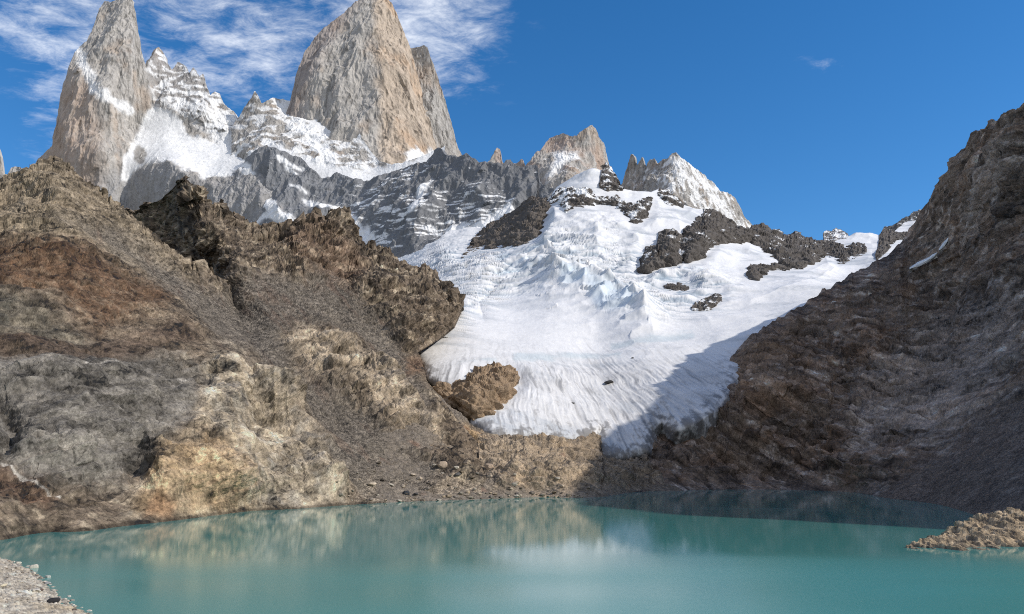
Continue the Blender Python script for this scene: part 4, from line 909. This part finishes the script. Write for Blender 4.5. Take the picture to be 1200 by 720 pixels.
def right_disp(x):
    P = x.P; R = P @ RROT.T
    c1, e1, x.r1 = cells(R, (75, 75, 34), 41); rg = fbm(R, (140, 140, 90), 5, 0.52, 164, ridged=True)
    x.scr = sstep(-15, 20, sdist(x.u, x.v, [(1020, 590), (1080, 540), (1150, 490), (1250, 430), (1400, 380), (1400, 680), (1150, 620)]) + 14 * fbm(P, 40, 3, seed=165))
    k = 1 - 0.8 * x.scr
    d = k * (11 * c1 + 18 * facets(R, (70, 70, 36), 21) + 5 * rg) * x.cd
    for L, a, wd in (([(1050, 520), (960, 540), (930, 545), (850, 560)], -5, 5), ([(950, 500), (955, 530), (940, 545)], -6, 8), ([(1010, 500), (1035, 470), (1090, 440)], -4, 6), ([(1140, 270), (1110, 320), (1080, 345), (1050, 365)], -8, 10), ([(1200, 300), (1160, 330), (1130, 390)], 14, 14), ([(890, 520), (950, 500)], -4, 4), ([(1165, 440), (1155, 400)], -6, 8)):
        d = d + 0.8 * a * np.exp(-(ldist(x.u, x.v, L) / wd) ** 2)
    rel = (1 - 0.75 * sstep(32, 4, x.v - x.top) * sstep(1110, 1070, x.u)) * np.clip(x.Y / 800, 0.5, 1.6) * (0.2 + 0.8 * sstep(-1, 14, P[:, 2])) * x.face
    def fine(x):
        P = x.P; R = P @ RROT.T
        c2, e2, x.r2 = cells(R, (27, 27, 12), 42); c3, e3, x.r3 = cells(R, (9, 9, 5), 43, ridge=-1); c4, e4, x.r4 = cells(P, 3.0, 44, ridge=-1)
        l1, x.l1 = ledges(R, 13, 6); l2, x.l2 = ledges(R, 5, 7); l3, x.l3 = ledges(R, 19, 8, axis=0)
        return rel * (k * (7 * l1 + 2.4 * l2 + 5 * l3 + 2 * c2 + 11 * facets(R, (26, 26, 14), 22) + 5 * facets(R, (9.5, 9.5, 5.5), 23) + 1.8 * facets(P, 3.6, 24) + 1.2 * c3) + 0.9 * c4 + x.scr * c3 + 0.12 * white(P))
    return d * rel, fine
def right_col(x):
    P = x.P; n = len(P); u, v = x.u, x.v
    R = P @ RROT.T
    A = fbm(R, (90, 90, 40), 5, 0.6, 170); B = fbm(R, (30, 30, 9), 5, 0.62, 171); G = fbm(P, 5, 4, 0.7, 172); sp = white(P, 6)
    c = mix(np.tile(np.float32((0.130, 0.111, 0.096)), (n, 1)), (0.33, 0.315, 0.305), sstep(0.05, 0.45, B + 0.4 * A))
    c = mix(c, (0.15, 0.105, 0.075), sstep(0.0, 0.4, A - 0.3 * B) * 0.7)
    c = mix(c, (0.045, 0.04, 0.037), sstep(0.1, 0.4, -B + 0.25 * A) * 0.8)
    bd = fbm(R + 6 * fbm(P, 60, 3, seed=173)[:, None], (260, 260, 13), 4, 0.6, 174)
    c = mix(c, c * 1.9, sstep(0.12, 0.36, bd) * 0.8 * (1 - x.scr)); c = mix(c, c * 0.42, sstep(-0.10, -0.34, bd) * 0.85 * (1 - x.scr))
    c = mix(c, (0.17, 0.12, 0.085), sstep(0.1, 0.4, fbm(P, (60, 60, 120), 4, 0.6, 175)) * 0.5)
    gb = sstep(-14, 14, sdist(u, v, [(1165, 165), (1200, 170), (1175, 230), (1120, 290), (1150, 220)]) + 18 * B) * 0.45
    c = mix(c, (0.31, 0.29, 0.275), gb)
    gb = sstep(-20, 20, sdist(u, v, [(1000, 440), (1100, 380), (1200, 330), (1200, 420), (1100, 520), (1000, 530)]) + 40 * B) * 0.4
    c = mix(c, (0.31, 0.30, 0.295), gb)
    c = mix(c, np.float32((0.108, 0.092, 0.080)) * (1 + 0.5 * sp)[:, None], x.scr * 0.75)
    tp = sstep(-5, 8, sdist(u, v, [(850, 425), (870, 405), (905, 378), (940, 372), (930, 420), (890, 450), (865, 470)]) + 20 * A)
    c = mix(c, (0.16, 0.125, 0.096), tp * 0.6)
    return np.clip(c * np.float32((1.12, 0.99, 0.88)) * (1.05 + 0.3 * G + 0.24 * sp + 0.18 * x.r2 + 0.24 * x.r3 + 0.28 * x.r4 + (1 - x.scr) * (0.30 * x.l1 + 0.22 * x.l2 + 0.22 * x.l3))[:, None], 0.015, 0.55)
RC = [(640, 591), (680, 588), (700, 572), (735, 556), (752, 540), (760, 507), (768, 497), (775, 492), (783, 498), (791, 505), (800, 500), (812, 497), (825, 489), (836, 480), (846, 464), (851, 448), (853, 430), (857, 420), (866, 408), (880, 395), (895, 386), (910, 375), (935, 362), (960, 345), (980, 333), (1000, 321), (1025, 308), (1042, 299), (1058, 284), (1066, 268), (1074, 258), (1080, 248), (1088, 236), (1094, 224), (1102, 213), (1110, 203), (1114, 195), (1122, 182), (1130, 173), (1137, 160), (1142, 153), (1150, 155), (1156, 147), (1162, 140), (1168, 142), (1176, 134), (1186, 130), (1196, 126), (1210, 116), (1250, 95), (1300, 60), (1400, 20)]
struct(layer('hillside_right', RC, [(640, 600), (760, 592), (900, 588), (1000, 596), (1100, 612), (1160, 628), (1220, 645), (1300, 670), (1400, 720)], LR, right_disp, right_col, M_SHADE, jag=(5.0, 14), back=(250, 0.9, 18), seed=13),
       'steep dark mountainside in shade on the right of the lake')

# its shoulder beyond the right of the frame, running on along the lake (a plain height field)
ys = np.arange(-150, 1500, 9.0 * Q); xs = np.arange(0, 1.0001, 0.012 * Q)
gy, gx = np.meshgrid(ys, xs, indexing='ij')
shore = np.interp(gy, [-150, 60, 150, 260, 330, 420, 600, 900, 1500], [330, 300, 262, 215, 215, 260, 420, 640, 900]) + 8
crx = np.interp(gy, [-150, 200, 500, 900, 1500], [760, 720, 700, 760, 1000])
crz = np.interp(gy, SHC[0], SHC[1]) if 'SHC' in globals() else np.interp(gy, [-150, 60, 120, 180, 230, 300, 376, 518, 764, 900, 1100, 1500], [10, 20, 80, 250, 430, 496, 508, 516, 545, 526, 480, 420])
X = shore + (crx + 500 - shore) * gx
zz_ = np.where(X < crx, (X - shore) / (crx - shore), 1 - (X - crx) / 500 * 0.8) * crz - 6
PP = np.stack([X, gy, zz_], -1).reshape(-1, 3)
PP[:, 2] += 14 * fbm(PP, (110, 110, 110), 5, 0.5, 180, ridged=True) * sstep(0, 60, PP[:, 2]) + 5 * cells(PP, 26, 51)[0]
x_ = Ctx(); Gs = fbm(PP, 25, 5, 0.6, 181)
cc = mix(np.tile(np.float32((0.12, 0.10, 0.083)), (len(PP), 1)), (0.22, 0.2, 0.185), sstep(-0.1, 0.4, Gs))
ii = np.arange(len(PP)).reshape(gy.shape)
FF = np.stack([ii[:-1, :-1], ii[1:, :-1], ii[1:, 1:], ii[:-1, 1:]], -1).reshape(-1, 4)
struct(make_mesh('hillside_right_shoulder', PP, FF, cc, M_SHADE), 'shoulder of the right mountainside running on beside the lake')

# ------------------------------------------------------------------ sunlit rock spit at the right
SPT = [(1058, 647), (1062, 642), (1067, 637), (1074, 634), (1084, 633), (1094, 632), (1103, 630), (1110, 625), (1120, 618), (1132, 612), (1142, 607), (1152, 602), (1162, 600), (1172, 601), (1180, 602), (1192, 600), (1210, 597), (1240, 590), (1290, 585)]
SP = TPS([(1058, 650, 252), (1080, 653, 249), (1110, 652, 249), (1150, 649, 252), (1200, 644, 258), (1290, 640, 262), (1060, 642, 258), (1090, 632, 268), (1110, 626, 275), (1150, 603, 300), (1200, 598, 305), (1290, 585, 310), (1120, 640, 258), (1160, 630, 268), (1160, 615, 285), (1200, 620, 280), (1250, 610, 290)])
def spit_disp(x):
    P = x.P
    a = .62; R = np.stack([P[:, 0] * math.cos(a) - P[:, 2] * math.sin(a), P[:, 1], P[:, 0] * math.sin(a) + P[:, 2] * math.cos(a)], 1)
    a = -.66; R = np.stack([P[:, 0] * math.cos(a) + P[:, 2] * math.sin(a), P[:, 1], -P[:, 0] * math.sin(a) + P[:, 2] * math.cos(a)], 1)
    Wp = R + 0.8 * np.stack([fbm(P, 5, 3, seed=191), fbm(P, 5, 3, seed=192), fbm(P, 5, 3, seed=193)], 1)
    c1, e1, x.r1 = cells(Wp, (15, 12, 2.6), 61); c2, e2, x.r2 = cells(Wp, (7, 6, 1.0), 62); c3, e3, x.r3 = cells(P, (1.2, 1.2, .8), 63, ridge=-1)
    x.e2 = e2
    return 1.5 * c1 + 0.15 * c2 + 1.9 * facets(R, (7, 6, 1.9), 31) + 1.0 * facets(R, (2.6, 2.4, 1.0), 32) + 0.45 * facets(P, 1.0, 33) + 0.02 * white(P)
def spit_col(x):
    P = x.P; n = len(P)
    B = fbm(P, 3, 4, 0.62, 195); G = fbm(P, 0.9, 3, 0.7, 196)
    c = mix(np.tile(np.float32((0.34, 0.26, 0.17)), (n, 1)), (0.45, 0.36, 0.25), sstep(0, 0.4, B))
    c = mix(c, (0.10, 0.085, 0.07), sstep(0.05, 0.4, -B + 0.2 * x.r1) * 0.85)
    c = mix(c, c * 0.35, sstep(0.10, 0.0, x.e2) * 0.8)
    c = mix(c, (0.07, 0.062, 0.055), sstep(0.9, 0.3, P[:, 2]) * 0.5)
    return np.clip(c * (1 + 0.4 * G + 0.25 * x.r2)[:, None], 0.03, 0.6)
tag(layer('rock_spit', SPT, [(1058, 652), (1066, 656), (1090, 657), (1130, 656), (1170, 653), (1200, 650), (1290, 646)], SP, spit_disp, spit_col, M_NEAR, du=0.6, dv=0.6, jag=(1.5, 7), back=(40, 0.5, 12), seed=14),
    'low sunlit spit of tilted tan slabs reaching into the lake from the right', 'rock spit')

# ------------------------------------------------------------------ near stony shore, bottom left
def shore_Y(u, v): return water_Y(v) * (1 - 0.0)
SHL = [(-200, 600), (-60, 628), (0, 653), (12, 657), (25, 662), (38, 667), (48, 676), (58, 684), (66, 692), (76, 700), (88, 707), (100, 714), (108, 719), (125, 740), (160, 780), (200, 820), (260, 880)]
sl_ = np.array(SHL, float)
sw = unproj(sl_[:, 0], sl_[:, 1], water_Y(sl_[:, 1]))        # the waterline in metres
# a plain height field: a beach rising away from the waterline towards the left and the viewer
gu, gv = np.meshgrid(np.arange(-320, 262, 1.0 * Q), np.arange(640, 1000, 1.0 * Q), indexing='ij')
W0 = unproj(gu, gv, water_Y(gv)).reshape(-1, 3)
A_, B_ = sw[:-1, :2], sw[1:, :2]
best = np.full(len(W0), 1e12); sgn = np.ones(len(W0))
for a, b in zip(A_, B_):
    e = b - a; q = W0[:, :2] - a; t = np.clip((q @ e) / (e @ e), 0, 1); dd = q - t[:, None] * e; d2 = (dd * dd).sum(1)
    cr = e[0] * q[:, 1] - e[1] * q[:, 0]
    m = d2 < best; best = np.where(m, d2, best); sgn = np.where(m, np.where(cr > 0, -1, 1), sgn)
dist = np.sqrt(best) * sgn                                    # positive on land
PB = W0.copy()
big = fbm(PB, (9, 9, 9), 4, 0.55, 201)
dist = dist + 1.2 * big
PB[:, 2] = np.where(dist > 0, 3.2 * (1 - np.exp(-dist / 16)) + 0.04 * dist, dist * 0.25)
c1, e1, r1 = cells(PB, (1.5, 1.5, 1.1), 71, ridge=-1); c2, e2, r2 = cells(PB, (0.7, 0.7, .6), 72, ridge=-1)
PB[:, 2] += 0.45 * c1 + 0.26 * c2 + 0.5 * big * sstep(0, 6, dist)
g3 = fbm(PB, 0.8, 3, 0.7, 203)
cb = mix(np.tile(np.float32((0.46, 0.40, 0.31)), (len(PB), 1)), (0.58, 0.52, 0.42), sstep(-0.1, 0.4, fbm(PB, 6, 4, 0.6, 204)))
cb = mix(cb, (0.44, 0.34, 0.20), sstep(0.05, 0.45, fbm(PB, 14, 3, 0.6, 205)) * 0.5)
cb = mix(cb, (0.12, 0.10, 0.085), sstep(0.45, 0.75, np.abs(r1)) * 0.35)
cb = cb * (1 + 0.35 * r2 + 0.3 * g3)[:, None]
cb = mix(cb, (0.10, 0.10, 0.085), sstep(0.25, -0.1, PB[:, 2]) * 0.8)
ii = np.arange(len(PB)).reshape(gu.shape)
FF = np.stack([ii[:-1, :-1], ii[:-1, 1:], ii[1:, 1:], ii[1:, :-1]], -1).reshape(-1, 4)
# farther part of the beach first drops out of sight behind the frame edge
struct(make_mesh('shore', PB, FF, np.clip(cb, 0.03, 0.62), M_STONE), 'pale stony shore in the bottom left corner')
def shore_point(u, v):
    j = int(round((u + 320) / (1.0 * Q))); k = int(round((v - 640) / (1.0 * Q)))
    return PB[j * gu.shape[1] + k]

# ------------------------------------------------------------------ loose boulders, each a thing of its own
import bmesh
def boulder_mesh(seed, flat=0.7, sub=3, blocky=0.5):
    r_ = random.Random(seed)
    bm = bmesh.new(); bmesh.ops.create_icosphere(bm, subdivisions=sub, radius=1.0)
    planes = []
    for i in range(9):
        n = Vector((r_.gauss(0, 1), r_.gauss(0, 1), r_.gauss(0, 1))).normalized(); planes.append((n, r_.uniform(0.55, 0.85)))
    for v in bm.verts:
        p = v.co.copy()
        for n, d_ in planes:
            s = p.dot(n)
            if s > d_: p -= n * (s - d_) * (0.75 + 0.25 * blocky)
        v.co = p
    V = np.array([v.co[:] for v in bm.verts]); Fc = np.array([[q.index for q in f.verts] for f in bm.faces]); bm.free()
    V = V + 0.05 * np.stack([fbm(V * 3 + seed, 1.0, 3, seed=300 + seed)] * 3, 1) * V
    V[:, 2] *= flat
    return V, Fc
BM = [boulder_mesh(s, fl) for s, fl in ((1, .7), (2, .55), (3, .8), (4, .6), (5, .75), (6, .45))]
def boulder(i, loc, size, rot, col, name='boulder', material=None):
    V, Fc = BM[i % len(BM)]
    n = fbm(V + i * 3.1, 0.5, 3, 0.6, seed=310)
    colr = np.float32(col) * (1 + 0.5 * n)[:, None]
    o = make_mesh(name, V, Fc, colr, material or M_STONE)
    o.location = loc; o.scale = size; o.rotation_euler = (0.15 * math.sin(rot * 3), 0.15 * math.cos(rot * 5), rot)
    return o
PALE = (0.52, 0.47, 0.39)
def shore_boulder(u, v, wpx, col, i, rot, label, group=None, asp=(1, .85, .8), lift=0.25):
    p = shore_point(u, v); s = wpx / 2 * p[1] / FPX
    o = boulder(i, (p[0], p[1], p[2] + lift * s), (s * asp[0], s * asp[1], s * asp[2]), rot, col)
    return tag(o, label, 'boulder', group)
shore_boulder(40.5, 666, 10.5, PALE, 2, 0.4, 'largest pale block at the water edge of the near shore', asp=(1, .9, 1.0), lift=0.35)
shore_boulder(56, 677, 8.5, (0.40, 0.40, 0.35), 4, 1.4, 'greenish grey upright block beside the largest pale block', asp=(.8, .8, 1.15), lift=0.35)
shore_boulder(55, 685, 10, (0.30, 0.29, 0.27), 1, 2.0, 'flat grey stone just below the greenish block', asp=(1.1, .8, .5))
shore_boulder(22, 661, 6.0, PALE, 0, 0.9, 'pale stone farthest along the near shore, left of the largest block', lift=0.28)
shore_boulder(6, 687, 5.5, (0.09, 0.075, 0.06), 3, 0.2, 'small dark brown stone near the left edge of the near shore')
shore_boulder(41, 699, 15, (0.46, 0.43, 0.38), 5, 0.15, 'long pale slab lying flat on the near shore', asp=(1, .5, .38))
shore_boulder(47, 698, 7, (0.11, 0.075, 0.06), 3, 1.0, 'dark brown stone at the end of the long pale slab')
shore_boulder(62, 712, 14, (0.035, 0.034, 0.036), 0, 0.6, 'big black boulder in the middle of the near shore', asp=(1, .8, .7), lift=0.35)
shore_boulder(81, 699, 7.5, PALE, 2, 2.2, 'pale stone at the water edge just above the bottom corner', lift=0.28)
shore_boulder(86, 718, 8, (0.10, 0.075, 0.06), 1, 1.7, 'dark brown stone at the bottom of the near shore')
shore_boulder(105, 716.5, 8, PALE, 4, 0.7, 'pale block at the right tip of the near shore', lift=0.28)
shore_boulder(1.5, 700, 9, (0.50, 0.44, 0.32), 3, 0.7, 'cream stone at the left edge of the near shore')
rb = random.Random(11)
made = 0
while made < 210:
    v = rb.uniform(655, 722); u = rb.uniform(-6, 110)
    edge = np.interp(u, sl_[:, 0], sl_[:, 1])
    if v < edge - 1.0: continue
    near_edge = v - edge < 7
    if not near_edge and rb.random() < 0.55: continue
    k = rb.choice((0.8, 0.95, 1.0, 1.05, 0.6)); sh = PALE if rb.random() < 0.8 else (0.30, 0.25, 0.2)
    shore_boulder(u, v, rb.choice((2.2, 2.8, 3.2, 3.8, 4.6, 5.8)), tuple(k * q for q in sh), rb.randrange(6), rb.uniform(0, 6), 'one of the many small pale stones strewn over the near shore', 'small stones strewn over the near shore', lift=0.18)
    made += 1
# boulders on the far side
GP = np.concatenate(GROUND)
_dy, _dz = GP[:, 1], GP[:, 2] - HC
_dep = _dy * math.cos(PITCH) + _dz * math.sin(PITCH)
GU = 600 + FPX * GP[:, 0] / _dep; GV = 360 - FPX * (_dz * math.cos(PITCH) - _dy * math.sin(PITCH)) / _dep
def far_boulder(u, v, Yf, wpx, col, i, rot, label, group=None, asp=(1, .9, .8)):
    q = np.nonzero((np.abs(GU - u) < 1.6) & (np.abs(GV - v) < 1.6))[0]
    if not len(q): return None
    p = GP[q[np.argmin(GP[q, 1])]]; Y = p[1]          # the ground that is seen there
    s = wpx / 2 * Y / FPX
    o = boulder(i, (p[0], p[1], p[2] + 0.22 * s), (s * asp[0], s * asp[1], s * asp[2]), rot, col, material=M_NEAR)
    return tag(o, label, 'boulder', group)
far_boulder(477.5, 578, LB, 9, (0.05, 0.052, 0.058), 2, 0.3, 'dark slate boulder standing near the waterline of the far shore', asp=(.9, .9, .95))
far_boulder(487, 578.5, LB, 8, (0.075, 0.07, 0.068), 0, 1.3, 'low dark boulder right beside the slate boulder on the far shore', asp=(1.1, .9, .55))
far_boulder(437, 568, LB, 13, (0.46, 0.38, 0.28), 1, 0.8, 'pale tan slab boulder in the scree above the far shore', asp=(1, .8, .6))
far_boulder(518, 546, LM, 12, (0.45, 0.35, 0.26), 2, 0.2, 'tan block with a flat face on the moraine', asp=(1, .8, 1))
far_boulder(572, 548, LM, 13, (0.42, 0.32, 0.23), 4, 0.9, 'tan boulder in the middle of the moraine bench', asp=(.9, .8, 1))
far_boulder(536, 556, LM, 10, (0.09, 0.085, 0.08), 3, 0.5, 'dark grey boulder below the tan moraine blocks', asp=(1, .8, .9))
far_boulder(606, 566, LM, 11, (0.40, 0.32, 0.23), 5, 0.9, 'flat tan boulder low on the moraine bench', asp=(1, .8, .8))
far_boulder(713, 448, GL, 13, (0.05, 0.048, 0.046), 5, 0.55, 'black boulder lying alone on the white ice', asp=(1.2, .8, .75))
far_boulder(740, 419, GL, 4, (0.05, 0.048, 0.046), 1, 0.55, 'tiny dark stone higher on the ice, near the blue ice band')
far_boulder(673, 472, GL, 5, (0.07, 0.065, 0.06), 1, 0.2, 'small dark stone on the ribbed lower ice', asp=(1.2, .8, .5))
rb = random.Random(5)
spots = [(rb.uniform(395, 690), rb.choice((rb.uniform(540, 584), rb.uniform(577, 587)))) for _ in range(400)]
cnt = 0
for u, v in spots:
    if cnt >= 150: break
    if v < np.interp(u, [395, 480, 540, 690], [560, 520, 540, 566]): continue
    k = rb.choice((0.5, 0.8, 1, 1.1)); c_ = rb.choice(((0.40, 0.33, 0.25), (0.34, 0.27, 0.19), (0.2, 0.17, 0.14), (0.45, 0.40, 0.32)))
    if not far_boulder(u, v, LB if u < 505 else LM, rb.choice((2.4, 3.0, 3.6, 4.4, 5.5, 7.5)), tuple(k * q for q in c_), rb.randrange(6), rb.uniform(0, 6), 'one of the many small tan boulders scattered on the far shore', 'small boulders scattered on the far shore'): continue
    cnt += 1

# snow patches left on the right mountainside, lying on the ground that is there
SQ = SLOPE[0]; _d = SQ[:, 1] * math.cos(PITCH) + (SQ[:, 2] - HC) * math.sin(PITCH)
_su = 600 + FPX * SQ[:, 0] / _d; _sv = 360 - FPX * ((SQ[:, 2] - HC) * math.cos(PITCH) - SQ[:, 1] * math.sin(PITCH)) / _d
SG = np.full((60, 50), 1e9); np.minimum.at(SG, (np.clip((_su - 1030) / 2, 0, 59).astype(int), np.clip((_sv - 250) / 2, 0, 49).astype(int)), SQ[:, 1])
for _ in range(2):
    pad = np.pad(SG, 1, mode='edge'); SG = np.min([pad[a:a + 60, b:b + 50] for a in range(3) for b in range(3)], 0)
for _ in range(3):
    pad = np.pad(SG, 1, mode='edge'); SG = np.mean([pad[a:a + 60, b:b + 50] for a in range(3) for b in range(3)], 0)
def slope_Y(u, v):
    a = np.clip((u - 1030) / 2 - 0.5, 0, 58); b = np.clip((v - 250) / 2 - 0.5, 0, 48); i, j = a.astype(int), b.astype(int); f, g = a - i, b - j
    return (SG[i, j] * (1 - f) + SG[i + 1, j] * f) * (1 - g) + (SG[i, j + 1] * (1 - f) + SG[i + 1, j + 1] * f) * g
def snow_patch(top, bot, label):
    poly = list(top) + list(bot)[::-1]
    def depth(u, v):
        sd = sdist(u, v, poly)
        return slope_Y(u, v) - np.clip(sd, -2, 2) * 2 - 3
    tag(layer('snow_patch', top, bot, depth, lambda x: 1.5 * fbm(x.P, 12, 3, seed=210), lambda x: np.tile(np.float32(SNOW), (len(x.u), 1)) * 0.95, M_ICE, du=0.6, dv=0.6, jag=(0.5, 5), back=(6, 1, 3), smooth=True), label, 'snow patch', 'snow patches on the right slope')
snow_patch([(1066, 314), (1076, 307), (1086, 303), (1093, 298), (1098, 296)], [(1066, 315), (1078, 312), (1088, 307), (1095, 301), (1098, 297)], 'longest snow patch low on the dark right slope')
snow_patch([(1100, 292), (1105, 285), (1110, 280), (1112, 278)], [(1100, 294), (1106, 290), (1110, 284), (1112, 279)], 'thin snow streak just above the longest snow patch')
